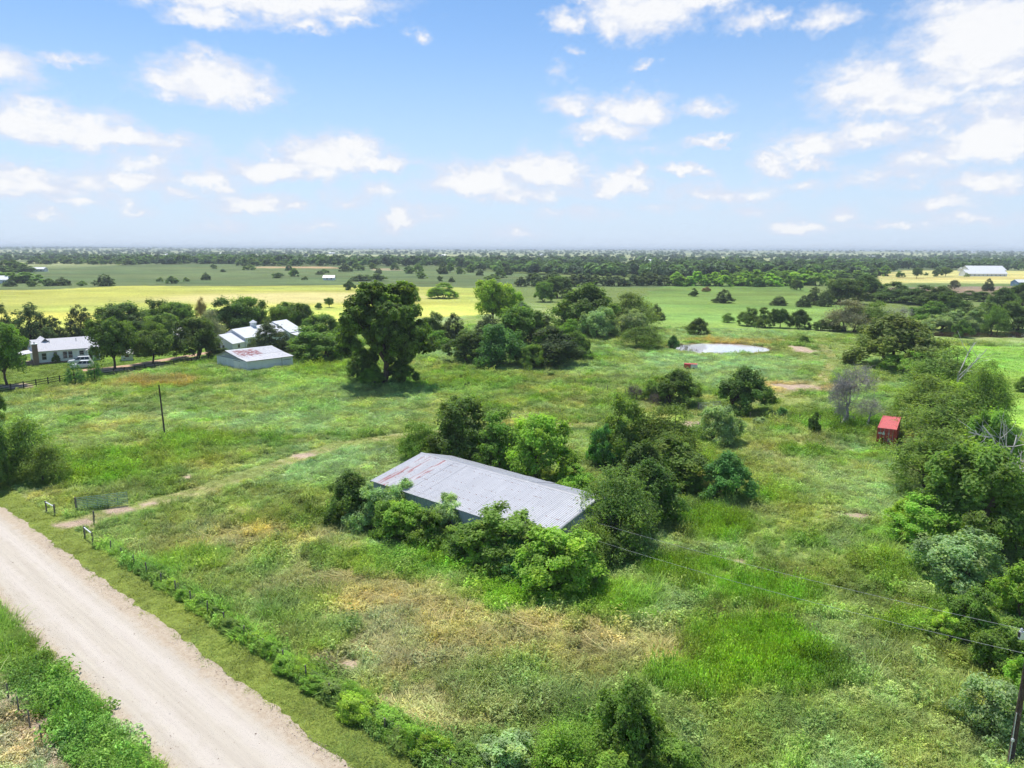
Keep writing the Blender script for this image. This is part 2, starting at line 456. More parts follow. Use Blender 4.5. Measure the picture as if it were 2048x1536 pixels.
BARE = [(605, 912, 28, 8), (240, 1021, 30, 7), (297, 1008, 16, 5), (372, 955, 17, 5), (1480, 1123, 27, 10), (1712, 1031, 30, 6), (1146, 1275, 14, 8), (1602, 698, 24, 8), (1600, 774, 55, 6), (150, 1048, 50, 8),
        (1430, 690, 90, 3), (228, 740, 40, 4), (30, 772, 40, 5), (305, 730, 30, 3), (395, 718, 25, 3), (700, 1330, 30, 14), (60, 1470, 22, 40), (15, 1400, 18, 25), (105, 1525, 18, 22), (770, 1395, 30, 10), (1380, 850, 30, 6)]

def world_ellipse(u, v, ru, rv):
    c = at(u, v)
    a, b = at(u, v - rv), at(u, v + rv)
    return c[0], (a[1] + b[1]) / 2, ru * depth(c) / F, abs(a[1] - b[1]) / 2

WP = [(*world_ellipse(*p[:4]), *p[4:]) for p in PATCHES]
WB = [world_ellipse(*p) for p in BARE]
def wpoly(pts): return [tuple(at(u, v)[:2]) for u, v in pts]
FIELDS = [  # outline in the photograph, colour
    (wpoly([(-300, 668), (330, 668), (600, 655), (800, 640), (990, 626), (1060, 612), (1010, 590), (960, 575), (700, 570), (450, 573), (250, 572), (100, 580), (-300, 580)]), (.37, .41, .085)),
    (wpoly([(-300, 580), (100, 580), (250, 572), (450, 573), (700, 570), (960, 575), (1330, 575), (1330, 562), (1000, 545), (900, 535), (700, 532), (420, 528), (250, 530), (80, 540), (-300, 548)]), (.12, .17, .06)),  # far hillside, its cloud shadow put into this darker green
    (wpoly([(1000, 532), (1150, 538), (1300, 545), (1395, 542), (1330, 535), (1200, 531), (1050, 527)]), (.54, .49, .18)),
    (wpoly([(1290, 655), (1680, 660), (1720, 610), (1600, 572), (1450, 568), (1330, 572), (1290, 585)]), (.15, .25, .055)),
    (wpoly([(1735, 567), (2350, 567), (2350, 543), (1990, 541), (1800, 541), (1745, 552)]), (.52, .49, .17)),
    (wpoly([(1780, 575), (2350, 575), (2350, 566), (1780, 566)]), (.14, .20, .06)),
    (wpoly([(1870, 690), (2350, 700), (2350, 1000), (2000, 860), (1940, 760)]), (.20, .32, .06)),
    (wpoly([(510, 536), (680, 537), (660, 533), (520, 533)]), (.40, .32, .17)),
    (wpoly([(740, 541), (800, 541), (790, 537), (745, 537)]), (.38, .33, .18)),
    (wpoly([(1740, 590), (2350, 600), (2350, 572), (1760, 574)]), (.27, .20, .13)),
    (wpoly([(-300, 790), (0, 790), (430, 718), (430, 690), (60, 730), (-300, 740)]), (.13, .19, .03)),
]
CREAM = world_ellipse(560, 597, 340, 15)
CREAM2 = world_ellipse(130, 600, 200, 14)
TRACK = [tuple(at(u, v)[:2]) for u, v in ((130, 1052), (240, 1022), (400, 982), (560, 928), (680, 890), (800, 872), (960, 860), (1180, 850))]
TRACK2 = [tuple(at(u, v)[:2]) for u, v in ((1380, 848), (1500, 808), (1640, 765), (1670, 720), (1640, 690), (1500, 672), (1400, 660))]
DRIVE = [tuple(at(u, v)[:2]) for u, v in ((165, 741), (215, 737), (270, 730), (330, 720), (385, 711), (430, 703), (450, 698))]
KINDS = ['mix', 'hay', 'spike', 'leafy', 'grass', 'low', 'mow']

def cover(x, y):
    """ground colour and plant kind at world points"""
    x = np.asarray(x, float); y = np.asarray(y, float)
    r = np.hypot(x, y)
    n1 = fbm(x / 14, y / 14, 21, 4)[..., None]; n2 = fbm(x / 5.5, y / 5.5, 33, 4)[..., None]; n3 = fbm(x / 2.1, y / 2.1, 41, 3)[..., None]
    wx = x + (fbm(x / 7, y / 7, 51, 4) - .5) * 11; wy = y + (fbm(x / 7, y / 7, 61, 4) - .5) * 11
    c = np.ones(x.shape + (3,)) * np.array(C_MID)
    def lay(mask, colr): nonlocal c; c = c * (1 - mask) + np.array(colr) * mask
    lay(sst(.42, .62, n1) * .75, C_PALE)
    lay(sst(.54, .70, n2) * .65, C_LUSH)
    lay(sst(.55, .72, fbm(x / 9, y / 9, 71, 4)[..., None]) * .55, C_OLIVE)
    lay(sst(.62, .76, fbm(x / 6, y / 6, 81, 4)[..., None]) * .36, C_HAY)
    dark = sst(.53, .66, fbm(x / 4.2, y / 4.2, 161, 4)[..., None])
    lay(dark * .6, (.090, .150, .030))
    lay(sst(.58, .72, fbm(x / 3.4, y / 3.4, 171, 4)[..., None]) * .42, (.27, .33, .13))
    kind = np.where(n1[..., 0] > .53, 5, np.where(n2[..., 0] > .6, 3, 0))
    for (cx, cy, rx, ry, colr, kd, st) in WP:
        rr = max(rx, ry)
        wob = min(1.0, rr / 14)
        q = np.hypot((x + (wx - x) * wob - cx) / rx, (y + (wy - y) * wob - cy) / ry)
        m = (1 - sst(.62, 1.12, q + .35 * (n3[..., 0] - .5) + .7 * (n2[..., 0] - .5))) * st * np.clip(.35 + 1.2 * n2[..., 0], 0, 1)
        lay(m[..., None], colr)
        kind = np.where(m > .42 + .9 * (n3[..., 0] - .5) + .5 * (n2[..., 0] - .5), KINDS.index(kd), kind)
    # far fields
    big = sst(180, 420, r) * 22
    fx = x + (fbm(x / 60, y / 60, 91, 3) - .5) * big; fy = y + (fbm(x / 60, y / 60, 95, 3) - .5) * big
    far = sst(300, 420, r)[..., None]
    lay(far * .7, (.15, .21, .055))
    wood = sst(760, 1150, r)[..., None]
    pat = sst(.43, .50, fbm(x / 420, y / 260, 101, 3))[..., None]
    lay(wood, (.13, .18, .07))
    lay(wood * pat * sst(1000, 1500, r)[..., None], (.36, .40, .17))
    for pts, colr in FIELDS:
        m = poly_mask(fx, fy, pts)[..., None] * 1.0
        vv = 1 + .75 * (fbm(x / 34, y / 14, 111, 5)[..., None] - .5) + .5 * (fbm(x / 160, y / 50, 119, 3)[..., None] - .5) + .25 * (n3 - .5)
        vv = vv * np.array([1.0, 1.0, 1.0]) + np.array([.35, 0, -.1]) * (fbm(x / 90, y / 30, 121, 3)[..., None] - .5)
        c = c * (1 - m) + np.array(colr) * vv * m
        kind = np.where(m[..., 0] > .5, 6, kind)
    for (ex, ey, erx, ery), colr, st in ((CREAM, (.58, .52, .22), .9), (CREAM2, (.46, .46, .11), .6)):
        m = (1 - sst(.45, 1.1, np.hypot((fx - ex) / erx, (fy - ey) / ery)))[..., None] * st
        c = c * (1 - m) + np.array(colr) * m * (1 + .25 * (fbm(x / 22, y / 9, 117, 4)[..., None] - .5))
    # wheel tracks
    for tr, w in ((TRACK, 1.55), (TRACK2, 1.3)):
        d = line_dist(x, y, tr)
        m = (1 - sst(w * .8, w * 1.6, d))[..., None]
        lay(m * .8, (.165, .20, .055))
        rut = np.exp(-((d - .8) / .35) ** 2)[..., None]
        lay(rut * .6 * sst(.3, .55, n2), (.34, .28, .16))
        kind = np.where(d < w * 1.15, 6, kind)
    # mown verge of the road
    t = road_t(x, y)
    edge = 2.65 + .7 * (n3[..., 0] - .5)
    m = ((t > -9.5) & (t < edge))[..., None] * 1.0
    m = m * (t > -.8)[..., None]
    lay(m, C_MOW)
    kind = np.where(m[..., 0] > .5, 6, kind)
    hd = ((t >= edge) & (t < 4.3 + 1.6 * (n2[..., 0] - .5)))[..., None] * 1.0 * (road_s(x, y) > 20)[..., None]
    lay(hd * .75, (.15, .26, .045))
    kind = np.where(hd[..., 0] > .5, np.where(n3[..., 0] > .5, 4, 3), kind)
    lft = ((t < -ROAD_W) & (t > -ROAD_W - 2.8))[..., None] * 1.0
    lay(lft * .8, (.115, .215, .03))
    kind = np.where(lft[..., 0] > .5, np.where(n2[..., 0] > .5, 3, np.where(n3[..., 0] > .5, 4, 5)), kind)
    lft = (t <= -ROAD_W - 2.8)[..., None] * 1.0
    lay(lft * sst(.35, .65, n2) * .8, (.36, .27, .18))
    # bare soil
    bare = np.zeros(x.shape)
    for (cx, cy, rx, ry) in WB:
        q = np.hypot((x - cx) / rx, (y - cy) / ry) + 1.0 * (n3[..., 0] - .5) + .7 * (n2[..., 0] - .5)
        bare = np.maximum(bare, 1 - sst(.75, 1.1, q))
    lay(bare[..., None], C_BARE)
    # muddy bank of the ponds
    for cc, rr in ((POND_C, POND_R), (TANK_C, TANK_R)):
        q = np.hypot((x - cc[0]) / rr[0], (y - cc[1]) / rr[1])
        lay((1 - sst(1.0, 1.12, q))[..., None] * .8, (.22, .15, .08))
        bare = np.maximum(bare, (q < 1.04) * 1.0)
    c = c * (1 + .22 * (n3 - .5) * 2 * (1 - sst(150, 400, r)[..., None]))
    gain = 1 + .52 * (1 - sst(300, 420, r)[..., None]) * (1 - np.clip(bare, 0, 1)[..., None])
    return np.clip(c * gain * np.array((1.05, 1.0, 1.0)), 0, 1), kind, bare

# ------------------------------------------------------------------ ground sheet
def make_ground():
    rs = [0.0, 4, 8, 12, 16, 20]
    r = 24.0
    while r < 17000:
        rs.append(r); r *= 1.0125
    rs = np.array(rs)
    th = np.concatenate([np.linspace(-46, 46, 250), np.linspace(46, 314, 50)[1:-1]])
    th = np.radians(th)
    R, T = np.meshgrid(rs, th, indexing='ij')
    X = R * np.sin(T); Y = R * np.cos(T)
    Z = height(X, Y)
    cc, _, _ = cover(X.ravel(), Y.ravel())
    V = np.stack([X.ravel(), Y.ravel(), Z.ravel()], 1)
    nr, nt = R.shape
    i, j = np.meshgrid(np.arange(nr - 1), np.arange(nt), indexing='ij')
    j2 = (j + 1) % nt
    Fq = np.stack([i * nt + j, (i + 1) * nt + j, (i + 1) * nt + j2, i * nt + j2], -1).reshape(-1, 4)[:, ::-1]
    m, N = new_mat('ground_cover')
    a = N.n('ShaderNodeAttribute', attribute_name='col').outputs['Color']
    pos = N.n('ShaderNodeNewGeometry').outputs['Position']
    f1 = N.noise(pos, 5.0, 5, .7).outputs[0]
    f2 = N.noise(pos, .7, 5, .65).outputs[0]
    f3 = N.noise(pos, .06, 4, .6).outputs[0]
    k = N.math('ADD', N.ramp(f1, .2, .8, .55, 1.4, False), N.ramp(f2, .2, .8, -.3, .3, False))
    k = N.math('ADD', k, N.ramp(f3, .25, .75, -.10, .10, False))
    c = N.mix(1.0, a, N.n('ShaderNodeCombineColor', {0: k, 1: k, 2: k}).outputs[0], 'MULTIPLY')
    b = N.n('ShaderNodeBsdfPrincipled', {'Base Color': c, 'Roughness': .95, 'Specular IOR Level': .1})
    bm = N.n('ShaderNodeBump', {'Strength': .6, 'Distance': .25, 'Height': N.math('ADD', f1, N.math('MULTIPLY', f2, 2.0))})
    N.t.links.new(bm.outputs[0], b.inputs['Normal'])
    finish(N, b.outputs[0])
    me = mesh('ground', V, Fq, m, True)
    at_ = me.attributes.new('col', 'FLOAT_COLOR', 'POINT')
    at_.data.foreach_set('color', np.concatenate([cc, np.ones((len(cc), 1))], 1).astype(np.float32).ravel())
    g = obj('ground', me)
    tag(g, 'overgrown green pasture with hay-coloured patches reaching to the horizon', kind='structure')

make_ground()

# ------------------------------------------------------------------ gravel road
def make_road():
    s0, s1, ns, nc = -70.0, 130.0, 800, 16
    S = np.linspace(s0, s1, ns + 1)
    V = []
    for s in S:
        e1 = .0 + 1.0 * (fbm(s / 1.1, 3.3, 7, 4) - .5) + .5 * (fbm(s / 6, 1.3, 8, 2) - .5)
        e0 = -ROAD_W + 1.1 * (fbm(s / .9, 9.3, 17, 4) - .5) + .6 * (fbm(s / 5, 4.3, 18, 2) - .5)
        for k in range(nc + 1):
            f = k / nc
            t = e0 + (e1 - e0) * f
            V.append((s, t, .012 + .10 * math.sin(math.pi * f) ** .8))
    V = np.array(V)
    i, j = np.meshgrid(np.arange(ns), np.arange(nc), indexing='ij')
    w = nc + 1
    Fq = np.stack([i * w + j, (i + 1) * w + j, (i + 1) * w + j + 1, i * w + j + 1], -1).reshape(-1, 4)
    m, N = new_mat('gravel_road')
    tc = N.n('ShaderNodeTexCoord').outputs['Object']
    sep = N.n('ShaderNodeSeparateXYZ', {0: tc})
    wob = N.math('MULTIPLY', N.math('SUBTRACT', N.noise(tc, .9, 5, .6).outputs[0], .5), 1.5)
    t = N.math('ADD', sep.outputs[1], wob)
    mid = N.math('ABSOLUTE', N.math('ADD', t, ROAD_W / 2 + .15))
    sh = N.ramp(mid, 2.0, 3.0)
    streak = N.noise(N.vec('MULTIPLY', tc, (.12, 3.2, 1)), 1.0, 5, .6).outputs[0]
    fine = N.noise(tc, 26, 3, .7).outputs[0]
    hard = N.mix(N.ramp(streak, .3, .7), (.52, .465, .385), (.46, .405, .335))
    sides = N.mix(N.ramp(N.noise(tc, 3.0, 6, .7).outputs[0], .35, .65), (.49, .405, .30), (.40, .315, .225))
    c = N.mix(N.math('MULTIPLY', sh, .9), hard, sides)
    stones = N.n('ShaderNodeTexVoronoi', {'Vector': tc, 'Scale': 9.0})
    rut = N.math('ADD', N.ramp(N.math('ABSOLUTE', N.math('ADD', t, 2.35)), .15, .75, 1, 0), N.ramp(N.math('ABSOLUTE', N.math('ADD', t, 4.75)), .15, .75, 1, 0))
    c = N.mix(N.math('MULTIPLY', rut, .35), c, (.60, .54, .49))
    st = N.math('MULTIPLY', N.ramp(stones.outputs['Distance'], .05, .16, 1, 0), N.ramp(N.noise(tc, 2, 3, .6).outputs[0], .45, .6))
    c = N.mix(N.math('MULTIPLY', st, N.math('MULTIPLY', sh, .5)), c, (.24, .17, .13))
    k = N.ramp(fine, .2, .8, .80, 1.16, False)
    c = N.mix(1.0, c, N.n('ShaderNodeCombineColor', {0: k, 1: k, 2: k}).outputs[0], 'MULTIPLY')
    b = N.n('ShaderNodeBsdfPrincipled', {'Base Color': c, 'Roughness': .95, 'Specular IOR Level': .15})
    bm = N.n('ShaderNodeBump', {'Strength': .35, 'Distance': .04, 'Height': fine})
    N.t.links.new(bm.outputs[0], b.inputs['Normal'])
    finish(N, b.outputs[0])
    o = obj('road', mesh('road', V, Fq, m, True), loc=(ROAD_A[0], ROAD_A[1], 0), rot=(0, 0, math.atan2(RD[1], RD[0])))
    tag(o, 'pale gravel road running past the field', kind='structure')

make_road()

def strip(name, pts, w, z, mat, label, seed=0):
    """a path of even width following pts"""
    P = []
    for (a, b) in zip(pts[:-1], pts[1:]):
        for k in range(10): P.append(np.array(a) + (np.array(b) - np.array(a)) * k / 10)
    P.append(np.array(pts[-1]))
    V = []
    for i, p in enumerate(P):
        t = P[min(i + 2, len(P) - 1)] - P[max(i - 2, 0)]
        t /= np.linalg.norm(t); n = np.array([-t[1], t[0]])
        a = w / 2 * (1 + .3 * (vnoise(i / 2.3, .5, seed) - .5)); b = w / 2 * (1 + .3 * (vnoise(i / 2.3, 9.5, seed) - .5))
        for q, zz in ((p - n * a, 0), (p, .04), (p + n * b, 0)):
            V.append((q[0], q[1], z + zz + float(height(q[0], q[1]))))
    Fs = []
    for i in range(len(P) - 1):
        for k in range(2): Fs.append((i * 3 + k, i * 3 + k + 1, i * 3 + 4 + k, i * 3 + 3 + k))
    tag(obj(name, mesh(name, V, Fs, mat)), label, kind='structure')

DIRT = plain('driveway_dirt', (.52, .34, .22), .95, .3, .8, bump=.3)
strip('driveway', DRIVE, 3.6, .02, DIRT, 'sandy driveway running past the white house')

# ------------------------------------------------------------------ ponds
def water_mat(name, colr, rough):
    m, N = new_mat(name)
    tc = N.n('ShaderNodeTexCoord').outputs['Object']
    nz = N.noise(tc, .8, 3, .5).outputs[0]
    b = N.n('ShaderNodeBsdfPrincipled', {'Base Color': colr, 'Roughness': rough, 'IOR': 1.33, 'Specular IOR Level': .5})
    bm = N.n('ShaderNodeBump', {'Strength': .04, 'Distance': .05, 'Height': nz})
    N.t.links.new(bm.outputs[0], b.inputs['Normal'])
    finish(N, b.outputs[0])
    return m

def pond(name, c, r, z, mat, label, seed):
    n = 72
    V = [(0, 0, 0)]
    for k in range(n):
        a = 2 * math.pi * k / n
        q = 1.0 + .26 * (float(fbm(math.cos(a) * 1.6 + 3, math.sin(a) * 1.6, seed, 3)) - .5) * 2
        V.append((r[0] * q * math.cos(a), r[1] * q * math.sin(a), 0))
    Fs = [(0, 1 + k, 1 + (k + 1) % n) for k in range(n)]
    tag(obj(name, mesh(name, V, Fs, mat), loc=(c[0], c[1], z)), label, kind='structure')

pond('pond_water', POND_C, POND_R, -.22, water_mat('bright_water', (.62, .62, .65), .02), 'pale pond mirroring the bright sky', 3)
pond('tank_water', TANK_C, TANK_R, -.22, water_mat('dark_water', (.035, .022, .015), .05), 'dark brown pond below the wooded bank', 5)

# ------------------------------------------------------------------ plants of the ground, scattered as stuff
def leaf_quads(P, Nn, l, w, rs, fold=.18, T=None):
    """diamond leaves at P with normals Nn"""
    n = len(P)
    Nn = Nn / (np.linalg.norm(Nn, axis=1, keepdims=True) + 1e-9)
    if T is None:
        T = rs.normal(size=(n, 3))
    T = T - Nn * (T * Nn).sum(1, keepdims=True)
    T /= np.linalg.norm(T, axis=1, keepdims=True) + 1e-9
    B = np.cross(Nn, T)
    l = np.broadcast_to(l, (n,))[:, None]; w = np.broadcast_to(w, (n,))[:, None]
    up_ = Nn * l * fold
    V = np.stack([P - T * l / 2, P + B * w / 2 + up_, P + T * l / 2, P - B * w / 2 + up_], 1).reshape(-1, 3)
    Fq = np.arange(4 * n).reshape(n, 4)
    return V, Fq

def attr(me, name, arr):
    a = me.attributes.new(name, 'FLOAT', 'POINT')
    a.data.foreach_set('value', np.asarray(arr, np.float32))

def blades(rs, n, hmin, hmax, rad, lean, width, seg=3, flat=False):
    """arching grass blades"""
    V = []; Fs = []; A = []
    for i in range(n):
        a = rs.uniform(0, 2 * math.pi); r0 = rad * math.sqrt(rs.uniform())
        p = np.array([r0 * math.cos(a), r0 * math.sin(a), 0.0])
        h = rs.uniform(hmin, hmax)
        if flat: d = np.array([math.cos(.5 + rs.normal() * .5), math.sin(.5 + rs.normal() * .5), 0])
        else:
            d = np.array([math.cos(a + rs.normal() * .5), math.sin(a + rs.normal() * .5), 0])
        side = np.array([-d[1], d[0], 0])
        ln = rs.uniform(.4, 1.0) * lean
        b = len(V)
        val = rs.uniform()
        for k in range(seg + 1):
            f = k / seg
            if flat: q = p + d * h * f + np.array([0, 0, .03 + .16 * h * math.sin(math.pi * min(f * 1.1, 1)) * rs.uniform(.6, 1)]) + side * .18 * h * math.sin(2.2 * f) * (1 if i % 2 else -1)
            else: q = p + d * ln * h * f ** 1.8 + np.array([0, 0, h * (f - .28 * ln * f ** 3)])
            wd = width * (1 - .85 * f) if not flat else width * (1 - .5 * abs(2 * f - 1))
            V += [q - side * wd / 2, q + side * wd / 2]; A += [val, val]
        for k in range(seg): Fs.append((b + 2 * k, b + 2 * k + 1, b + 2 * k + 3, b + 2 * k + 2))
    return V, Fs, A

PROTO = bpy.data.collections.new('ground_plants')
def proto(name, V, Fs, A):
    me = mesh(name, np.array(V), [tuple(map(int, f)) for f in Fs], WEED)
    attr(me, 'v', A)
    o = bpy.data.objects.new(name, me)
    PROTO.objects.link(o)

rs0 = np.random.RandomState(4)
plist = []
for k in range(3):      # 0-2 grass tufts
    proto('plant_%02d' % len(PROTO.objects), *blades(rs0, 34, .35, .85, .34, .75, .034))
for k in range(2):      # 3-4 leafy weeds
    P = []; Nn = []
    for s in range(11):
        a = rs0.uniform(0, 6.28); r0 = .36 * math.sqrt(rs0.uniform()); h = rs0.uniform(.3, .8)
        for q in range(8):
            f = (q + .6) / 8
            an = rs0.uniform(0, 6.28)
            P.append((r0 * math.cos(a) + .09 * math.cos(an), r0 * math.sin(a) + .09 * math.sin(an), h * f))
            Nn.append((math.cos(an) * .5, math.sin(an) * .5, .8))
    P = np.array(P); Nn = np.array(Nn)
    V, Fq = leaf_quads(P, Nn, rs0.uniform(.10, .20, len(P)), rs0.uniform(.05, .09, len(P)), rs0)
    proto('plant_%02d' % len(PROTO.objects), V, Fq, np.repeat(rs0.uniform(0, 1, len(P)), 4))
for k in range(2):      # 5-6 low grey-green mounds
    n = 80
    a = rs0.uniform(0, 6.28, n); rr = .42 * np.sqrt(rs0.uniform(0, 1, n))
    P = np.stack([rr * np.cos(a), rr * np.sin(a), .34 * (1 - (rr / .46) ** 2) * rs0.uniform(.45, 1, n) + .03], 1)
    Nn = np.stack([np.cos(a) * rr * 1.6, np.sin(a) * rr * 1.6, np.ones(n) * .8], 1) + rs0.normal(size=(n, 3)) * .3
    V, Fq = leaf_quads(P, Nn, rs0.uniform(.09, .16, n), rs0.uniform(.05, .08, n), rs0)
    proto('plant_%02d' % len(PROTO.objects), V, Fq, np.repeat(rs0.uniform(0, 1, n), 4))
for k in range(2):      # 7-8 flattened dry hay
    proto('plant_%02d' % len(PROTO.objects), *blades(rs0, 26, .55, 1.3, .55, 1, .030, 4, True))
for k in range(2):      # 9-10 upright spikes
    P = []; Nn = []; T = []
    for s in range(16):
        a = rs0.uniform(0, 6.28); r0 = .36 * math.sqrt(rs0.uniform()); h = rs0.uniform(.5, 1.0)
        for q in range(6):
            f = (q + .8) / 6
            an = rs0.uniform(0, 6.28)
            P.append((r0 * math.cos(a) + .035 * math.cos(an), r0 * math.sin(a) + .035 * math.sin(an), h * f))
            Nn.append((math.cos(an), math.sin(an), .35)); T.append((math.cos(an) * .35, math.sin(an) * .35, 1))
    P = np.array(P)
    V, Fq = leaf_quads(P, np.array(Nn), rs0.uniform(.14, .22, len(P)), rs0.uniform(.035, .06, len(P)), rs0, T=np.array(T))
    proto('plant_%02d' % len(PROTO.objects), V, Fq, np.repeat(rs0.uniform(0, 1, len(P)), 4))
proto('plant_11', *blades(rs0, 26, .25, .6, .5, .6, .05))   # short lawn tuft

def scatter_tree(name, collection):
    """points carry rot, scl, idx, tint"""
    ng = bpy.data.node_groups.new(name, 'GeometryNodeTree')
    ng.interface.new_socket('Geometry', in_out='INPUT', socket_type='NodeSocketGeometry')
    ng.interface.new_socket('Geometry', in_out='OUTPUT', socket_type='NodeSocketGeometry')
    N = NT(ng)
    gi = ng.nodes.new('NodeGroupInput'); go = ng.nodes.new('NodeGroupOutput')
    def na(nm, t): 
        nd = ng.nodes.new('GeometryNodeInputNamedAttribute'); nd.data_type = t; nd.inputs[0].default_value = nm
        return nd.outputs[0]
    ci = N.n('GeometryNodeCollectionInfo', {0: collection, 1: True, 2: True})
    mp = N.n('GeometryNodeMeshToPoints', {0: gi.outputs[0]})
    ip = N.n('GeometryNodeInstanceOnPoints', {'Points': mp.outputs[0], 'Instance': ci.outputs[0], 'Pick Instance': True,
             'Instance Index': na('idx', 'INT'), 'Scale': na('scl', 'FLOAT_VECTOR')})
    rot = N.n('FunctionNodeEulerToRotation', {0: na('rot', 'FLOAT_VECTOR')})
    ng.links.new(rot.outputs[0], ip.inputs['Rotation'])
    ng.links.new(ip.outputs[0], go.inputs[0])
    return ng

def scatter(name, tree, P, rot, scl, idx, tint, label, cat):
    me = bpy.data.meshes.new(name)
    me.vertices.add(len(P))
    me.vertices.foreach_set('co', P.astype(np.float32).ravel())
    for nm, arr in (('rot', rot), ('scl', scl)):
        a = me.attributes.new(nm, 'FLOAT_VECTOR', 'POINT'); a.data.foreach_set('vector', arr.astype(np.float32).ravel())
    a = me.attributes.new('idx', 'INT', 'POINT'); a.data.foreach_set('value', idx.astype(np.int32))
    a = me.attributes.new('tint', 'FLOAT_COLOR', 'POINT')
    a.data.foreach_set('color', np.concatenate([tint, np.ones((len(tint), 1))], 1).astype(np.float32).ravel())
    o = obj(name, me)
    md = o.modifiers.new('scatter', 'NODES'); md.node_group = tree
    return tag(o, label, cat, kind='stuff')

FOOT = []      # building outlines (origin, yaw, x0, x1, y0, y1) kept free of plants
def in_foot(x, y):
    m = np.zeros(x.shape, bool)
    for (ox, oy, yaw, x0, x1, y0, y1) in FOOT:
        dx, dy = x - ox, y - oy
        s = dx * math.cos(yaw) + dy * math.sin(yaw); t = -dx * math.sin(yaw) + dy * math.cos(yaw)
        m |= (s > x0) & (s < x1) & (t > y0) & (t < y1)
    return m

def make_plants(n=150000):
    rs = np.random.RandomState(11)
    g = 1.35
    d0, d1 = 31.0, 265.0
    u = rs.uniform(0, 1, n)
    e = 2 - g
    r = (d0 ** e + u * (d1 ** e - d0 ** e)) ** (1 / e)
    th = np.radians(rs.uniform(-41, 41, n))
    x = r * np.sin(th); y = r * np.cos(th)
    c, kind, bare = cover(x, y)
    t = road_t(x, y)
    dn = np.hypot((x - POND_C[0]) / POND_R[0], (y - POND_C[1]) / POND_R[1])
    ew = .9 * (fbm(x / .8, y / .8, 181, 3) - .5)
    keep = (bare < .4) & ~((t < -.15 + ew) & (t > -ROAD_W + .15 + ew)) & ~in_foot(x, y)
    keep &= line_dist(x, y, DRIVE) > 1.9
    keep &= ~((t > -.6) & (t < .4) & (rs.uniform(size=n) < .35))
    x, y, r, c, kind, t = x[keep], y[keep], r[keep], c[keep], kind[keep], t[keep]
    n = len(x)
    rnd = rs.uniform(0, 1, n)
    idx = np.zeros(n, int); sc = np.ones(n); hz = np.ones(n)
    tint = c.copy()
    def setk(m, ids, s, h):
        ids = np.array(ids)
        idx[m] = ids[rs.randint(0, len(ids), m.sum())]; sc[m] = s; hz[m] = h
    K = KINDS.index
    setk(kind == K('mix'), [0, 1, 3, 5, 2, 4, 6], .85, .75)
    setk(kind == K('hay'), [7, 8, 7, 8, 0, 1, 3, 5], .95, .7)
    setk(kind == K('spike'), [9, 10], 1.0, .95)
    setk(kind == K('leafy'), [3, 4, 3, 9], 1.0, .85)
    setk(kind == K('grass'), [0, 1, 2, 0, 3], 1.05, .85)
    setk(kind == K('low'), [5, 6, 5, 6, 0], 1.0, .85)
    setk(kind == K('mow'), [11], .55, .28)
    hay = (idx == 7) | (idx == 8)
    tint[hay] = tint[hay] * .5 + np.array((.40, .33, .16)) * .5
    tint *= ((1.15 + .6 * (rnd - .5)) * (.58 + .84 * fbm(x / 2.6, y / 2.6, 141, 3)))[:, None]
    hue = fbm(x / 4.5, y / 4.5, 151, 3) - .5
    hue[hay] *= .25
    tint[:, 0] *= 1 + .35 * hue
    tint[:, 2] *= 1 - .6 * hue
    tint[:, 0] *= 1 + .22 * (rs.uniform(0, 1, n) - .5)
    big = 1 + .75 * sst(60, 240, r)
    big = np.where(kind == K('mow'), 1 + 1.2 * sst(60, 240, r), big)
    s = sc * big * rs.uniform(.6, 1.3, n) * np.where(rs.uniform(size=n) < .07, 1.7, 1)
    P = np.stack([x, y, height(x, y) - .01], 1)
    rot = np.stack([rs.normal(size=n) * .08, rs.normal(size=n) * .08, np.where(hay, rs.normal(size=n) * .9 + 2.6 * fbm(x / 5, y / 5, 131, 3), rs.uniform(0, 6.28, n))], 1)
    scl = np.stack([s, s, s * hz * rs.uniform(.7, 1.25, n) / np.where(kind == K('mow'), 1, big ** .5)], 1)
    tr = scatter_tree('plant_scatter', PROTO)
    scatter('weeds_and_grass', tr, P, rot, scl, idx, np.clip(tint, 0, 1), 'rank weeds and grasses covering the field', 'weeds')

# ------------------------------------------------------------------ trees and shrubs
def unit(v): return v / (np.linalg.norm(v, axis=-1, keepdims=True) + 1e-9)

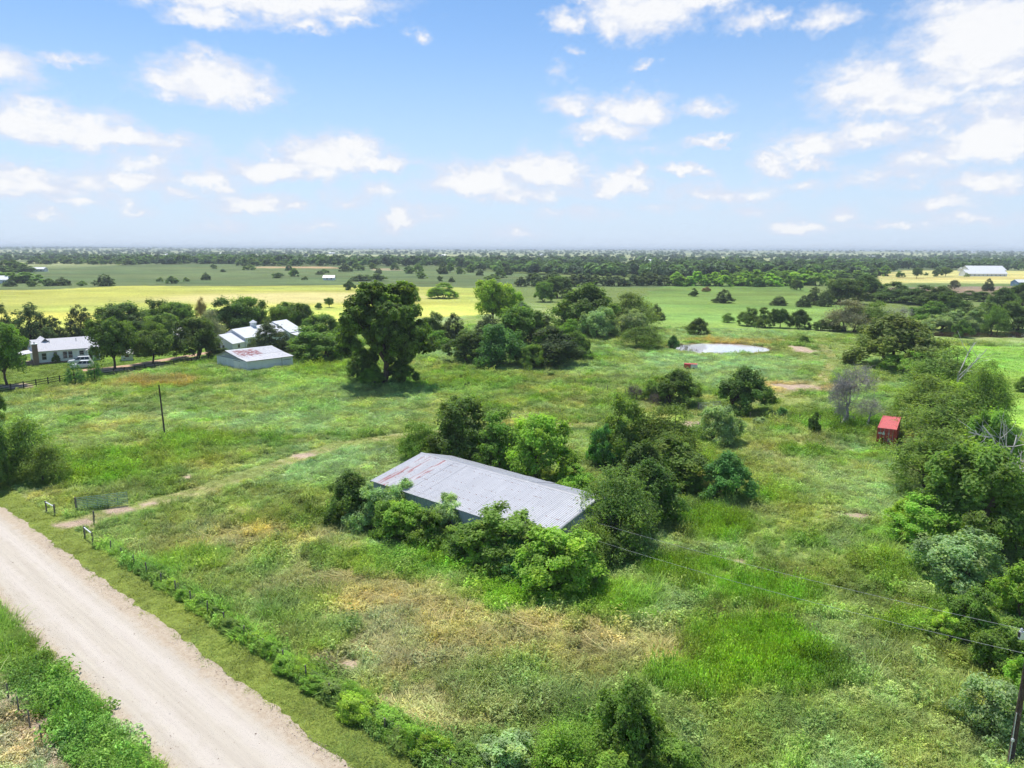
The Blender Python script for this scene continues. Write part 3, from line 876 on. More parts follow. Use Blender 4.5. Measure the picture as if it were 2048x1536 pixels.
def crown_mesh(name, seed, lobes, nleaf, l, w, clumps=11, clump_r=.42, core=.55, upn=.45, droop=0.0, spiky=0.0, twig=0.0):
    """leaves gathered into clumps that sit on the outside of a set of lobes; normalised to 1 wide and 1 high"""
    rs = np.random.RandomState(seed)
    lobes = np.array(lobes, float)            # x y z rx rz
    area = lobes[:, 3] ** 2
    cen = np.array([0, 0, lobes[:, 2].mean()])
    P = []; Nn = []; Va = []; Ya = []; T = []
    tot = area.sum()
    for (x, y, z, rx, rz), a in zip(lobes, area):
        n_here = int(nleaf * a / tot)
        k = clumps
        d = unit(rs.normal(size=(k * 3, 3)))
        d = d[np.argsort(-(d[:, 2] * .6 + (d @ unit(np.array([x, y, (z - cen[2])]) + 1e-6)) * .5 + rs.normal(size=k * 3) * .5))][:k]
        cc = np.array([x, y, z]) + d * np.array([rx, rx, rz]) * rs.uniform(.62, 1.05, (k, 1))
        cr = rx * clump_r * rs.uniform(.65, 1.3, k)
        cv = rs.uniform(0, 1, k); cy = (rs.uniform(0, 1, k) < .25) * rs.uniform(.3, 1, k)
        which = rs.choice(k, n_here, p=cr ** 2 / (cr ** 2).sum())
        o = unit(rs.normal(size=(n_here, 3)))
        rad = rs.uniform(0, 1, n_here) ** .45
        p = cc[which] + o * (cr[which] * rad)[:, None] * np.array([1, 1, .82])
        if droop: p[:, 2] -= droop * rs.uniform(0, 1, n_here) ** 2 * rx
        if spiky:
            out = unit(p - np.array([x, y, z]))
            p += out * (rs.uniform(0, 1, n_here) ** 5 * spiky * rx)[:, None]
        nn = unit(p - cen) * .55 + o * .5 + rs.normal(size=(n_here, 3)) * .35 + np.array([0, 0, upn])
        P.append(p); Nn.append(nn); Va.append(np.clip(cv[which] * .55 + rs.uniform(0, 1, n_here) * .45, 0, 1)); Ya.append(cy[which] * rs.uniform(.3, 1, n_here))
        T.append(unit(p - cen) + rs.normal(size=(n_here, 3)) * .4 + np.array([0, 0, .5 * spiky - .8 * droop]))
    P = np.concatenate(P); Nn = np.concatenate(Nn); Va = np.concatenate(Va); Ya = np.concatenate(Ya); T = np.concatenate(T)
    ok = P[:, 2] > 0.0
    P, Nn, Va, Ya, T = P[ok], Nn[ok], Va[ok], Ya[ok], T[ok]
    sx = np.percentile(np.hypot(P[:, 0], P[:, 1]), 98.5) * 2
    sz = np.percentile(P[:, 2], 99.7)
    P = P / np.array([sx, sx, sz])
    n = len(P)
    q = rs.uniform(.45, 1.0, n) ** 1.2 * 1.6
    V, Fq = leaf_quads(P, Nn, l * q, w * q * rs.uniform(.75, 1.25, n), rs, T=T if (spiky or droop) else None)
    me = mesh(name, V, Fq, LEAF)
    attr(me, 'v', np.repeat(Va, 4)); attr(me, 'y', np.repeat(Ya, 4))
    return me, (sx, sz)

def trunk_mesh(name, seed, lobes, norm, r0=.030, base_h=.3, stems=1, mat=BARK):
    rs = np.random.RandomState(seed + 77)
    sx, sz = norm
    mb = MB()
    L = np.array(lobes, float)[:, :3] / np.array([sx, sx, sz])
    for s in range(stems):
        a = rs.uniform(0, 6.28); off = 0 if stems == 1 else .10
        b = np.array([off * math.cos(a), off * math.sin(a), -.02])
        fork = np.array([b[0] * 1.6 + rs.normal() * .015, b[1] * 1.6 + rs.normal() * .015, base_h])
        mb.tube([b + (0, 0, 0), b * .8 + np.array([0, 0, .04]), (b + fork) / 2 + rs.normal(size=3) * .008, fork], [r0 * 1.5, r0 * 1.08, r0 * .92, r0 * .85], 7)
        pick = L[rs.permutation(len(L))[:max(3, min(8, len(L) // stems))]]
        for q in pick:
            m = fork * .55 + q * .45 + np.array([rs.normal() * .02, rs.normal() * .02, .03])
            mb.tube([fork - (0, 0, .02), m, q], [r0 * .6, r0 * .36, r0 * .12], 5)
    return mb.mesh(name, mat, True)

def lobes_broad(seed, n=15, z0=.54, R=.31, H=.36, r=(.15, .25)):
    rs = np.random.RandomState(seed)
    out = [(0, 0, z0, .24, .22)]
    for i in range(n):
        a = i * 2.4 + rs.uniform(-.4, .4); f = math.sqrt((i + .5) / n)
        zz = z0 + H * (rs.uniform(-.9, 1.0) * (1 - f * .45))
        q = rs.uniform(*r)
        out.append((R * f * math.cos(a) * rs.uniform(.8, 1.15), R * f * math.sin(a) * rs.uniform(.8, 1.15), zz, q, q * rs.uniform(.75, 1.0)))
    return out

def lobes_shrub(seed, n=12, r=(.15, .25)):
    rs = np.random.RandomState(seed)
    out = [(0, 0, .4, .3, .3)]
    for i in range(n):
        a = i * 2.4 + rs.uniform(-.5, .5); f = math.sqrt((i + .5) / n)
        q = rs.uniform(*r)
        zz = max(q * .7, .16 + (1 - f ** 1.6) * rs.uniform(.35, .75) + rs.uniform(-.08, .14))
        out.append((.40 * f * math.cos(a), .40 * f * math.sin(a), zz, q, q * rs.uniform(.8, 1.2)))
    return out

def lobes_cedar(seed, ragged=.2, low=.06):
    rs = np.random.RandomState(seed)
    out = []
    for k in range(9):
        z = low + (1 - low) * k / 9.5
        R = .42 * (1 - z) ** .75 + .03
        m = max(1, int(6 * (1 - z) + 1))
        for i in range(m):
            a = 6.28 * i / m + k * 1.3 + rs.uniform(-.4, .4)
            q = (.07 + .10 * (1 - z)) * rs.uniform(.8, 1.3)
            f = R * rs.uniform(1 - ragged, 1 + ragged) * (.72 if m > 1 else .2)
            out.append((f * math.cos(a), f * math.sin(a), z + rs.uniform(-.03, .05), q, q * 1.15))
    return out

PRO = {}
def reg(kind, lobes, seed, nleaf, l, w, r0=.03, base_h=.3, stems=1, bark=BARK, **k):
    cm, nm = crown_mesh(kind + '_crown', seed, lobes, nleaf, l, w, **k)
    PRO.setdefault(kind, []).append((cm, trunk_mesh(kind + '_trunk', seed, lobes, nm, r0, base_h, stems, bark)))

for s in (1, 2, 3): reg('broad', lobes_broad(s), s, 15000, .036, .024, .024, .22, spiky=.22, clump_r=.5)
for s in (4, 5, 6, 7): reg('shrub', lobes_shrub(s), s, 16000, .036, .021, .018, .25, 3, spiky=.38)
for s in (8, 9): reg('cedar', lobes_cedar(s), s, 12000, .042, .015, .025, .12, 1, spiky=.55, clumps=8)
reg('oak', lobes_broad(14, 22, .56, .31, .36, (.10, .19)), 14, 34000, .033, .025, .032, .24, clumps=12, clump_r=.38)
for s in (10, 11): reg('airy', lobes_shrub(s, 15, (.12, .22)), s, 13000, .030, .012, .016, .3, 3, spiky=.9, clumps=14, clump_r=.5)
for s in (12, 13): reg('vine', lobes_shrub(s, 11, (.16, .26)), s, 15000, .032, .022, .02, .25, 2, droop=.55, clumps=14, upn=.2)
reg('pine', lobes_cedar(15, .1, .12), 15, 6000, .05, .012, .03, .2, 1, spiky=.8, clumps=6)
for s in (21, 22, 23): reg('farbroad', lobes_broad(s, 10, .46, .29, .38, (.16, .26)), s, 1700, .10, .075, .03, .15, clumps=6)
for s in (24, 25): reg('farcedar', lobes_cedar(s, .25, .08), s, 1300, .11, .06, .03, .12, spiky=.4, clumps=4)

for s in (26, 27): reg('farshrub', lobes_shrub(s, 10, (.18, .3)), s, 1600, .10, .075, .02, .2, 2, clumps=6, spiky=.25)

COLS = dict(dk=(.048, .078, .020), md=(.068, .112, .022), lt=(.098, .160, .026), yl=(.130, .185, .026), ol=(.080, .116, .028), sv=(.118, .160, .075),
            cd=(.042, .060, .026), gy=(.105, .112, .078), br=(.10, .085, .045), bl=(.050, .108, .032), br2=(.12, .095, .055), oo=(.062, .096, .021))
_rs = np.random.RandomState(99)
NAMES = dict(broad='oak_tree', shrub='shrub', cedar='cedar_tree', oak='oak_tree', airy='mesquite_tree', vine='vine_covered_shrub', pine='pine_sapling', farbroad='field_tree', farcedar='cedar_tree')
CATS = dict(broad='tree', shrub='shrub', cedar='tree', oak='tree', airy='tree', vine='shrub', pine='tree', farbroad='tree', farcedar='tree')

def plant_tree(kind, u, vb, vt, w, colr, label, group=None, name=None, cat=None, var=None, stand=None, tone=1.0):
    """kind, pixel of the foot, pixel row of the top, pixel width -> a tree standing on the ground there"""
    g = at(u, vb)
    W = 1.16 * w * depth(g) / F
    ground_hugging = kind in ('shrub', 'airy', 'vine')
    push = (.36 if ground_hugging else .10) * W if stand is None else stand * W
    dxy = g[:2] / np.linalg.norm(g[:2])
    c = g[:2] + dxy * push
    z = float(height(c[0], c[1]))
    H = 1.04 * max(.5, topz((c[0], c[1], z), vt) - z)
    kname = NAMES[kind]; kcat = CATS[kind]
    root = empty(name or kname, (c[0], c[1], z), float(_rs.uniform(0, 6.28)))
    if kind in ('broad', 'farbroad') and W / H > 1.15: kind = {'broad': 'shrub', 'farbroad': 'farshrub'}[kind]
    vs = PRO[kind]
    cm, tm = vs[(var if var is not None else int(_rs.randint(len(vs)))) % len(vs)]
    k = COLS[colr] if isinstance(colr, str) else colr
    k = tuple(2.45 * tone * q for q in k)
    j = _rs.uniform(.88, 1.12)
    for nm, me in (('trunk', tm), ('crown', cm)):
        o = obj(nm, me, root, scale=(W, W, H))
        o.color = (k[0] * j * _rs.uniform(.93, 1.07), k[1] * j, k[2] * j, 1)
    if kind == 'oak': root.rotation_euler[2] = 2.4
    return tag(root, label, cat or kcat, group)

# --- around the tin-roofed barn
BARN_TREES = [
    ('shrub', 705, 1052, 945, 96, 'dk', 'dark green shrub at the left front corner of the tin-roofed barn'),
    ('vine', 748, 1066, 972, 96, 'sv', 'grey-green vine-hung shrub beside the barn corner, right of the dark one'),
    ('vine', 800, 1040, 962, 64, 'sv', 'pale shrub whose tip rises above the barn eave near its left end'),
    ('shrub', 818, 1090, 1008, 98, 'lt', 'bright light green sapling in front of the barn wall'),
    ('vine', 896, 1078, 994, 78, 'sv', 'silvery shrub with upright tip against the middle of the barn eave'),
    ('shrub', 940, 1125, 1052, 96, 'md', 'low mixed shrub left of the tallest shrub along the barn front'),
    ('shrub', 1012, 1150, 1016, 165, 'md', 'tallest broad green shrub rising over the barn eave'),
    ('shrub', 1110, 1200, 1062, 160, 'lt', 'large bright yellow-green shrub nearest the camera at the barn front corner'),
    ('vine', 1045, 1165, 1085, 95, 'bl', 'small dark viny shrub tucked between the two largest barn shrubs'),
    ('airy', 1232, 1112, 938, 160, (.075, .112, .03), 'feathery olive tree leaning over the right end of the barn roof'),
    ('shrub', 1300, 1062, 925, 120, 'dk', 'dark green tree just behind the feathery olive tree'),
    ('vine', 1222, 1135, 1072, 90, 'dk', 'dark low tangle under the barn gable where the wires arrive'),
    ('shrub', 925, 935, 800, 125, 'dk', 'tallest dark tree behind the barn roof'),
    ('airy', 838, 930, 846, 85, 'md', 'drooping feathery tree behind the left end of the barn ridge'),
    ('shrub', 965, 940, 862, 90, 'md', 'dense green shrub directly behind the barn ridge'),
    ('shrub', 1010, 950, 828, 105, 'md', 'mid green tree behind the barn, between the dark tree and the bright leafy one'),
    ('shrub', 1085, 972, 836, 125, 'lt', 'bright leafy green tree behind the barn roof'),
    ('shrub', 1152, 985, 930, 72, 'lt', 'low green bush behind the right half of the barn ridge'),
    ('vine', 778, 1075, 1000, 80, 'md', 'leafy tangle filling the gap behind the bright sapling'),
    ('vine', 860, 1098, 1022, 84, 'md', 'green tangle between the bright sapling and the silvery shrub'),
    ('shrub', 968, 1138, 1068, 84, 'lt', 'bright low growth at the foot of the tallest barn shrub'),
    ('airy', 1178, 1150, 1040, 92, 'ol', 'olive brush spilling over the near right corner of the barn'),
    ('vine', 1062, 1180, 1120, 100, 'md', 'trailing growth at the foot of the two largest barn shrubs'),
    ('shrub', 880, 925, 868, 70, 'dk', 'dark undergrowth shrub at the foot of the tallest dark tree'),
]
# --- clump between the barn and the red container
CLUMP = [
    ('vine', 1240, 935, 796, 108, 'oo', 'dark tree with a pale viny top at the left of the central clump'),
    ('airy', 1325, 935, 815, 150, 'oo', 'wide dark olive tree in the middle of the central clump'),
    ('vine', 1437, 893, 812, 90, 'sv', 'narrow vine-draped tower of leaves at the right of the central clump'),
    ('shrub', 1345, 985, 880, 150, 'oo', 'dark shady tree in front of the wide olive tree'),
    ('shrub', 1280, 1010, 890, 110, 'dk', 'dark green tree filling the gap behind the feathery olive tree'),
    ('shrub', 1450, 1010, 908, 105, 'bl', 'dense blue-green bush standing alone before the central clump'),
    ('vine', 1205, 940, 855, 60, 'bl', 'ivy-dark shrub at the left foot of the central clump'),
    ('shrub', 1372, 990, 950, 50, 'md', 'small bush at the foot of the dark shady tree'),
    ('shrub', 1350, 818, 742, 92, 'oo', 'dark rounded bush beside the brown brush, left of the far gate'),
    ('shrub', 1315, 808, 756, 60, 'md', 'green bush growing out of the brown brush'),
    ('shrub', 1482, 832, 738, 108, 'dk', 'round dark tree standing alone right of the far gate'),
    ('shrub', 1563, 838, 815, 24, 'bl', 'small round bush in the grass past the far gate'),
    ('shrub', 1628, 868, 826, 24, 'dk', 'young dark tree standing alone in the weeds left of the red container'),
    ('shrub', 1520, 850, 835, 30, 'sv', 'low pale weed bush near the back wire fence'),
]
# --- overgrown line on the right
RIGHT = [
    ('shrub', 1788, 742, 634, 168, (.078, .100, .028), 'huge round olive tree at the head of the overgrown tree line'),
    ('shrub', 1822, 752, 703, 92, 'lt', 'bright green bush at the foot of the huge round olive tree'),
    ('airy', 1885, 800, 702, 160, 'ol', 'olive mesquite behind the bleached snag'),
    ('airy', 1850, 850, 755, 130, 'ol', 'olive mesquite left of the bleached snag'),
    ('shrub', 1912, 850, 770, 80, 'yl', 'yellow-green bush under the bleached snag'),
    ('airy', 1968, 860, 728, 96, 'ol', 'slim olive tree on the meadow side of the tree line'),
    ('airy', 1895, 915, 790, 190, 'oo', 'dark olive tree hanging over the red container'),
    ('airy', 1870, 1010, 862, 190, 'oo', 'wide dark mesquite directly in front of the red container'),
    ('shrub', 1980, 960, 830, 90, 'md', 'green tree behind the silver dead branches'),
    ('vine', 1945, 1040, 930, 110, 'md', 'vine-wrapped crown beside the leaning trunk'),
    ('broad', 1955, 1095, 905, 190, 'oo', 'old tree with a pale leaning trunk at the meadow edge'),
    ('vine', 1905, 1195, 1070, 165, 'sv', 'mound of pale vines in front of the leaning trunk'),
    ('shrub', 1850, 1100, 1000, 120, 'lt', 'bright leafy thicket left of the leaning trunk'),
    ('shrub', 1805, 1060, 1000, 60, 'yl', 'small yellow-green weed shrub by the bare patch'),
    ('shrub', 1940, 1300, 1180, 105, 'md', 'green thicket downhill of the vine mound'),
    ('shrub', 1900, 1290, 1225, 60, 'yl', 'yellowing weed shrub left of the green thicket'),
    ('shrub', 2010, 1370, 1245, 115, 'md', 'dark green bush left of the top of the utility pole'),
    ('vine', 1978, 1495, 1362, 130, 'sv', 'large pale vine mound beside the utility pole'),
    ('shrub', 2040, 1250, 1130, 100, 'lt', 'light green bush at the frame edge above the utility pole'),
    ('shrub', 2048, 1470, 1330, 90, 'lt', 'light green sapling just behind the utility pole'),
    ('airy', 2045, 1130, 1040, 90, 'ol', 'olive brush at the meadow edge beyond the leaning trunk'),
    ('shrub', 2046, 785, 755, 30, 'md', 'small bush standing out on the right meadow'),
]
# --- close to the camera
FRONT = [
    ('shrub', 1255, 1560, 1368, 150, 'md', 'tall dark shrub at the bottom edge of the field'),
    ('airy', 1125, 1585, 1452, 150, 'lt', 'dense green thicket left of the tall dark shrub'),
    ('vine', 1010, 1585, 1480, 150, 'sv', 'pale viny thicket at the corner where the hedge meets the field edge'),
    ('vine', 1345, 1580, 1485, 110, 'md', 'lighter green shrub right of the tall dark shrub'),
    ('shrub', 1220, 1620, 1510, 120, 'lt', 'low leafy shrub under the tall dark shrub'),
    ('vine', 930, 1575, 1505, 95, 'md', 'last green bush of the roadside hedge'),
    ('shrub', -8, 985, 825, 70, 'dk', 'dark ivy-clad trunk cut by the frame beyond the verge'),
    ('airy', 62, 968, 838, 150, 'ol', 'olive thicket next to the ivy-clad trunk above the gate'),
    ('airy', 100, 975, 890, 90, 'ol', 'smaller olive bush at the open side of the thicket above the gate'),
    ('shrub', -14, 850, 775, 55, 'dk', 'dark branch tips poking in below the board fence'),
]
for t in CLUMP: plant_tree(*t)
for t in BARN_TREES: plant_tree(t[0], t[1], t[2] + 4, t[3] + 2, t[4] * 1.06, *t[5:])
for t in RIGHT: plant_tree(t[0], t[1], t[2], t[3], t[4] * 1.06, *t[5:])
for t in FRONT: plant_tree(*t)
# roadside hedge
HEDGE = []
_rh = np.random.RandomState(23)
for i_, s_ in enumerate(np.arange(27.0, 67.0, 1.25)):
    f_ = (s_ - 27) / 40
    p_ = on_road(s_, 3.25 + .35 * math.sin(i_ * 2.1))
    HEDGE.append((p_, (.55 + .62 * f_) * _rh.uniform(.6, 1.35), (1.0 + .8 * f_) * _rh.uniform(.75, 1.3), ('lt', 'yl', 'md', 'lt', 'ol')[i_ % 5]))
ORD = ['first', 'second', 'third', 'fourth', 'fifth', 'sixth', 'seventh', 'eighth', 'ninth', 'tenth', 'eleventh', 'twelfth', 'thirteenth', 'fourteenth', 'fifteenth', 'sixteenth', 'seventeenth', 'eighteenth', 'nineteenth', 'twentieth', 'twenty-first', 'twenty-second', 'twenty-third', 'twenty-fourth', 'twenty-fifth', 'twenty-sixth', 'twenty-seventh', 'twenty-eighth', 'twenty-ninth', 'thirtieth', 'thirty-first', 'thirty-second', 'thirty-third', 'thirty-fourth']
def number_word(i): return ORD[i] if i < len(ORD) else '%dth' % (i + 1)
for i, (p, h, w, k) in enumerate(HEDGE):
    root = empty('hedge_bush', (p[0], p[1], 0), math.atan2(RD[1], RD[0]) + float(_rs.normal() * .2) + (math.pi if i % 2 else 0))
    cm, tm = PRO[('vine', 'airy', 'vine', 'shrub')[i % 4]][i % 2]
    for nm, me in (('trunk', tm), ('crown', cm)):
        o = obj(nm, me, root, scale=(w * 2.1, w * 1.0, h))
        o.color = (*[2.45 * q for q in COLS[k]], 1)
    tag(root, 'viny bush of the roadside hedge, %s one counted from the gate' % number_word(i), 'shrub', 'bushes of the roadside hedge')

# --- the homestead
HOME = [
    ('broad', 14, 772, 655, 88, 'md', 'spreading live oak on the lawn at the frame edge before the white house', .1),
    ('broad', 230, 740, 642, 86, 'oo', 'dark oak between the driveway and the board fence, close to the parked cars', .1),
    ('broad', 306, 729, 651, 74, 'oo', 'slimmer thin-stemmed oak beside the driveway, middle one of three', .1),
    ('broad', 389, 718, 640, 88, 'dk', 'round oak with forked limbs near the barn gable', .1),
    ('airy', 424, 690, 622, 58, 'gy', 'smooth grey-green tree behind the forked oak', .3),
    ('cedar', 66, 700, 612, 92, 'cd', 'broad dark cedar behind the stone chimney', .1),
    ('cedar', 2, 690, 608, 60, 'cd', 'dark cedar cut by the frame behind the house', .1),
    ('cedar', 108, 694, 636, 60, 'cd', 'low cedar beside the broad cedar behind the house roof', .1),
    ('cedar', 163, 688, 615, 64, 'cd', 'pointed cedar above the house ridge', .1),
    ('broad', 248, 690, 611, 118, 'dk', 'large oak above the right end of the house', .1),
    ('broad', 310, 676, 603, 80, 'dk', 'tall oak beside the large one, in the row behind the yard', .1),
    ('broad', 360, 676, 608, 84, 'md', 'oak in the middle of the row behind the yard', .1),
    ('broad', 330, 692, 630, 62, 'ol', 'olive tree in front of the oak row behind the yard', .1),
    ('airy', 405, 645, 597, 22, 'br', 'small brownish tree poking above the oak row', .1),
    ('broad', 458, 676, 600, 90, 'dk', 'bushy oak behind the cupola barn, left one of two', .1),
    ('broad', 502, 672, 598, 80, 'md', 'bushy oak behind the cupola barn, right one of two', .1),
    ('shrub', 515, 668, 620, 66, 'yl', 'light yellow-green tree just behind the cupola', .2),
    ('broad', 574, 670, 608, 62, 'md', 'green tree behind the tallest barn roof', .1),
    ('broad', 606, 668, 611, 46, 'dk', 'narrow dark tree at the end of the barn', .1),
    ('cedar', 540, 712, 645, 90, 'cd', 'black-green cedar standing between the cupola barn and the rusty-roofed shed', .1),
    ('pine', 151, 770, 727, 38, 'bl', 'bushy young pine by the board fence', .1),
    ('pine', 191, 762, 716, 28, 'bl', 'slender young pine by the board fence', .1),
    ('shrub', 113, 727, 708, 14, 'dk', 'clipped round shrub against the house wall', .3),
    ('shrub', 440, 712, 697, 38, 'dk', 'low dark shrubs under the gable windows of the barn', .3),
    ('shrub', 640, 725, 655, 118, 'md', 'broad green thicket left of the giant oak', .3),
    ('shrub', 692, 712, 640, 70, 'md', 'green tree squeezed between thicket and giant oak', .3),
    ('shrub', 615, 712, 668, 56, 'lt', 'lighter bush at the barn side of the thicket', .3),
    ('shrub', 650, 690, 632, 80, 'md', 'leafy tree behind the thicket left of the giant oak', .3),
    ('oak', 770, 772, 576, 158, (.056, .090, .018), 'giant oak towering in the middle of the pasture', .05),
    ('shrub', 745, 775, 735, 50, 'lt', 'pale sprouts at the left foot of the giant oak', .3),
    ('shrub', 798, 772, 722, 70, 'md', 'leafy shoots at the right foot of the giant oak', .3),
    ('shrub', 725, 765, 700, 60, 'dk', 'low dark limbs and suckers left under the giant oak', .3),
    ('broad', 858, 690, 628, 58, 'dk', 'dark tree just right of the giant oak', .2),
    ('shrub', 868, 700, 662, 60, 'lt', 'low light bush right of the giant oak', .3),
    ('broad', 822, 602, 568, 38, 'yl', 'sunlit yellow-green tree peeping over the giant oak', .1),
    ('shrub', 280, 712, 690, 60, 'md', 'garden shrubs behind the slim driveway oak', .3),
]
for t in HOME: plant_tree(*t[:7], stand=t[7], tone=.86)

# --- thicket in the middle distance
THICKET = [
    ('cedar', 908, 692, 630, 62, 'cd', 'pointed cedar at the near-oak end of the central thicket'),
    ('cedar', 978, 690, 632, 82, 'cd', 'wide cedar in the middle of the central thicket'),
    ('shrub', 938, 728, 664, 92, 'dk', 'dark bush under the pointed cedar'),
    ('vine', 1000, 738, 652, 112, 'bl', 'viny blue-green mass at the front of the central thicket'),
    ('broad', 1103, 732, 660, 128, (.034, .056, .020), 'very dark round tree at the front of the central thicket'),
    ('shrub', 1155, 722, 665, 62, 'md', 'green bush at the pond end of the central thicket'),
    ('shrub', 1062, 742, 692, 48, 'md', 'small upright bush before the very dark round tree'),
    ('shrub', 1045, 698, 618, 100, 'md', 'tall green tree in the heart of the central thicket'),
    ('shrub', 1138, 692, 641, 60, 'lt', 'light rounded bush behind the very dark round tree'),
    ('broad', 985, 650, 564, 72, 'yl', 'tall sunlit yellow-green tree at the hayfield corner'),
    ('vine', 985, 625, 578, 40, 'sv', 'silvery vine column on the sunlit tree at the hayfield corner'),
    ('shrub', 1022, 650, 577, 60, 'yl', 'second sunlit tree at the hayfield corner, on the pond side'),
    ('shrub', 1045, 655, 606, 50, 'lt', 'low sunlit bush below the hayfield corner trees'),
    ('broad', 1170, 668, 574, 130, 'oo', 'wide brown-green oak behind the silver vine trees'),
    ('airy', 1262, 662, 588, 128, 'ol', 'rounded olive oak at the pasture edge'),
    ('cedar', 1310, 640, 610, 40, 'cd', 'cedar at the tip of the wood on the pasture edge'),
    ('vine', 1195, 680, 618, 80, 'sv', 'silver vine-covered tree before the wide oak, left one'),
    ('vine', 1262, 678, 622, 76, 'sv', 'silver vine-covered tree before the olive oak, right one'),
    ('airy', 1285, 700, 654, 92, 'oo', 'dark bush on the bank at the left end of the pale pond'),
    ('shrub', 1345, 700, 672, 24, 'bl', 'round bush at the very edge of the pale pond'),
    ('cedar', 1085, 690, 630, 70, 'cd', 'dark cedar inside the thicket above the very dark round tree'),
    ('broad', 1090, 604, 566, 40, 'md', 'round oak on the bright grass beyond the thicket'),
    ('broad', 1118, 596, 555, 56, 'dk', 'oak behind the round oak on the bright grass'),
    ('broad', 1146, 600, 582, 34, 'dk', 'low dark oak beside the round oak on the bright grass'),
    ('broad', 885, 597, 567, 60, 'yl', 'spreading tree alone at the edge of the hayfield'),
    ('broad', 698, 580, 562, 24, 'dk', 'lone dark tree on the far edge of the hayfield'),
    ('broad', 659, 615, 596, 18, 'ol', 'tiny umbrella tree in the hayfield'),
    ('shrub', 637, 619, 606, 13, 'ol', 'little bush beside the tiny umbrella tree'),
    ('cedar', 1447, 606, 580, 38, 'cd', 'squat dark cedar in the middle of the green pasture'),
    ('broad', 1388, 593, 577, 18, 'dk', 'small dark tree on the pasture, pond-side of the squat cedar'),
    ('shrub', 1412, 584, 574, 17, 'br2', 'small brown bush on the pasture crest'),
    ('cedar', 1558, 611, 593, 32, 'cd', 'flat-topped cedar on the pasture, left of the cedar trio'),
    ('cedar', 1607, 614, 592, 30, 'cd', 'left cedar of the trio at the wood edge'),
    ('cedar', 1628, 610, 576, 36, 'cd', 'tallest cedar of the trio at the wood edge'),
    ('cedar', 1650, 613, 585, 30, 'cd', 'right cedar of the trio at the wood edge'),
    ('broad', 1592, 580, 561, 22, 'dk', 'dark tree on the crest before the sunlit wood'),
    ('broad', 1498, 652, 617, 42, 'oo', 'first tree of the hedgerow behind the pale pond'),
    ('broad', 1528, 655, 617, 42, 'oo', 'second tree of the hedgerow behind the pale pond'),
    ('broad', 1560, 656, 619, 34, 'dk', 'third tree of the hedgerow behind the pale pond'),
    ('broad', 1597, 658, 621, 44, 'dk', 'fourth tree of the hedgerow, beyond the gap'),
    ('shrub', 1640, 662, 640, 30, 'dk', 'low bush ending the hedgerow behind the pond'),
    ('airy', 1456, 646, 627, 26, 'md', 'thin small tree before the hedgerow'),
    ('broad', 1395, 671, 638, 46, 'oo', 'windswept small oak above the pale pond'),
    ('shrub', 1607, 686, 671, 20, 'md', 'little bush near the bare earth by the pond'),
    ('shrub', 935, 775, 764, 12, 'dk', 'tiny dark bush in the grass below the thicket, left one'),
    ('shrub', 1102, 754, 746, 14, 'dk', 'tiny dark bush in the grass below the thicket, right one'),
]
for t in THICKET: plant_tree(*t, tone=.86)

# --- wood on the right, behind the dark pond
WOOD = [
    ('airy', 1700, 668, 602, 100, 'gy', 'greyish brushy tree at the pasture end of the right wood'),
    ('shrub', 1668, 664, 640, 40, 'dk', 'dark bush at the tip of the right wood'),
    ('airy', 1745, 668, 605, 80, 'ol', 'olive tree before the bare grey tree'),
    ('shrub', 1690, 610, 560, 80, 'dk', 'dark wood-edge tree behind the cedar trio'),
    ('shrub', 1730, 602, 552, 80, 'dk', 'dark domed tree topping the right wood'),
    ('broad', 1790, 605, 566, 84, 'dk', 'dark tree beside the domed one in the right wood'),
    ('broad', 1840, 610, 572, 80, 'dk', 'dark tree in the middle of the right wood'),
    ('broad', 1885, 615, 575, 80, 'dk', 'broad dark tree at the brown field end of the wood'),
    ('shrub', 1860, 650, 605, 80, 'md', 'green tree above the left end of the dark pond'),
    ('shrub', 1895, 640, 588, 74, 'dk', 'dark tree above the dark pond'),
    ('vine', 1910, 660, 622, 62, 'sv', 'pale viny bush on the far bank of the dark pond'),
    ('vine', 1945, 662, 620, 60, 'sv', 'second pale viny bush on the far bank of the dark pond'),
    ('vine', 1875, 662, 632, 60, 'sv', 'grey-green bush at the left tip of the far pond bank'),
    ('airy', 1990, 672, 614, 52, 'md', 'light feathery tree standing in the dark pond'),
    ('shrub', 1921, 676, 641, 38, 'md', 'round light bush standing in the water of the dark pond'),
    ('shrub', 2030, 664, 606, 80, 'dk', 'dark tree at the frame edge behind the dark pond'),
    ('broad', 2035, 620, 570, 70, 'dk', 'dark tree at the frame edge below the blue shed'),
    ('broad', 2000, 625, 578, 60, 'dk', 'dark tree left of the frame-edge tree below the blue shed'),
    ('shrub', 1968, 645, 608, 60, 'dk', 'dark tree behind the feathery pond tree'),
    ('cedar', 1976, 582, 558, 22, 'cd', 'pointed cedar alone on the brown field'),
    ('broad', 1907, 578, 561, 20, 'gy', 'grey thin tree at the left of the brown field'),
    ('shrub', 1935, 600, 582, 40, 'dk', 'bush in the hedge below the brown field'),
    ('shrub', 1960, 604, 584, 36, 'dk', 'bush in the hedge right of the last, below the brown field'),
    ('broad', 1833, 557, 536, 18, 'dk', 'lone tree on the yellow field before the horse barn, tallest'),
    ('broad', 1800, 555, 543, 16, 'md', 'small round tree on the yellow field'),
    ('broad', 1873, 553, 537, 18, 'dk', 'left of the two trees near the horse barn'),
    ('broad', 1891, 553, 535, 18, 'ol', 'right of the two trees near the horse barn'),
    ('broad', 1852, 551, 545, 9, 'md', 'tiny tree between the trees on the yellow field'),
    ('shrub', 1933, 554, 546, 10, 'sv', 'grey bush at the corner of the horse barn'),
]
for t in WOOD: plant_tree(*t, tone=.86)

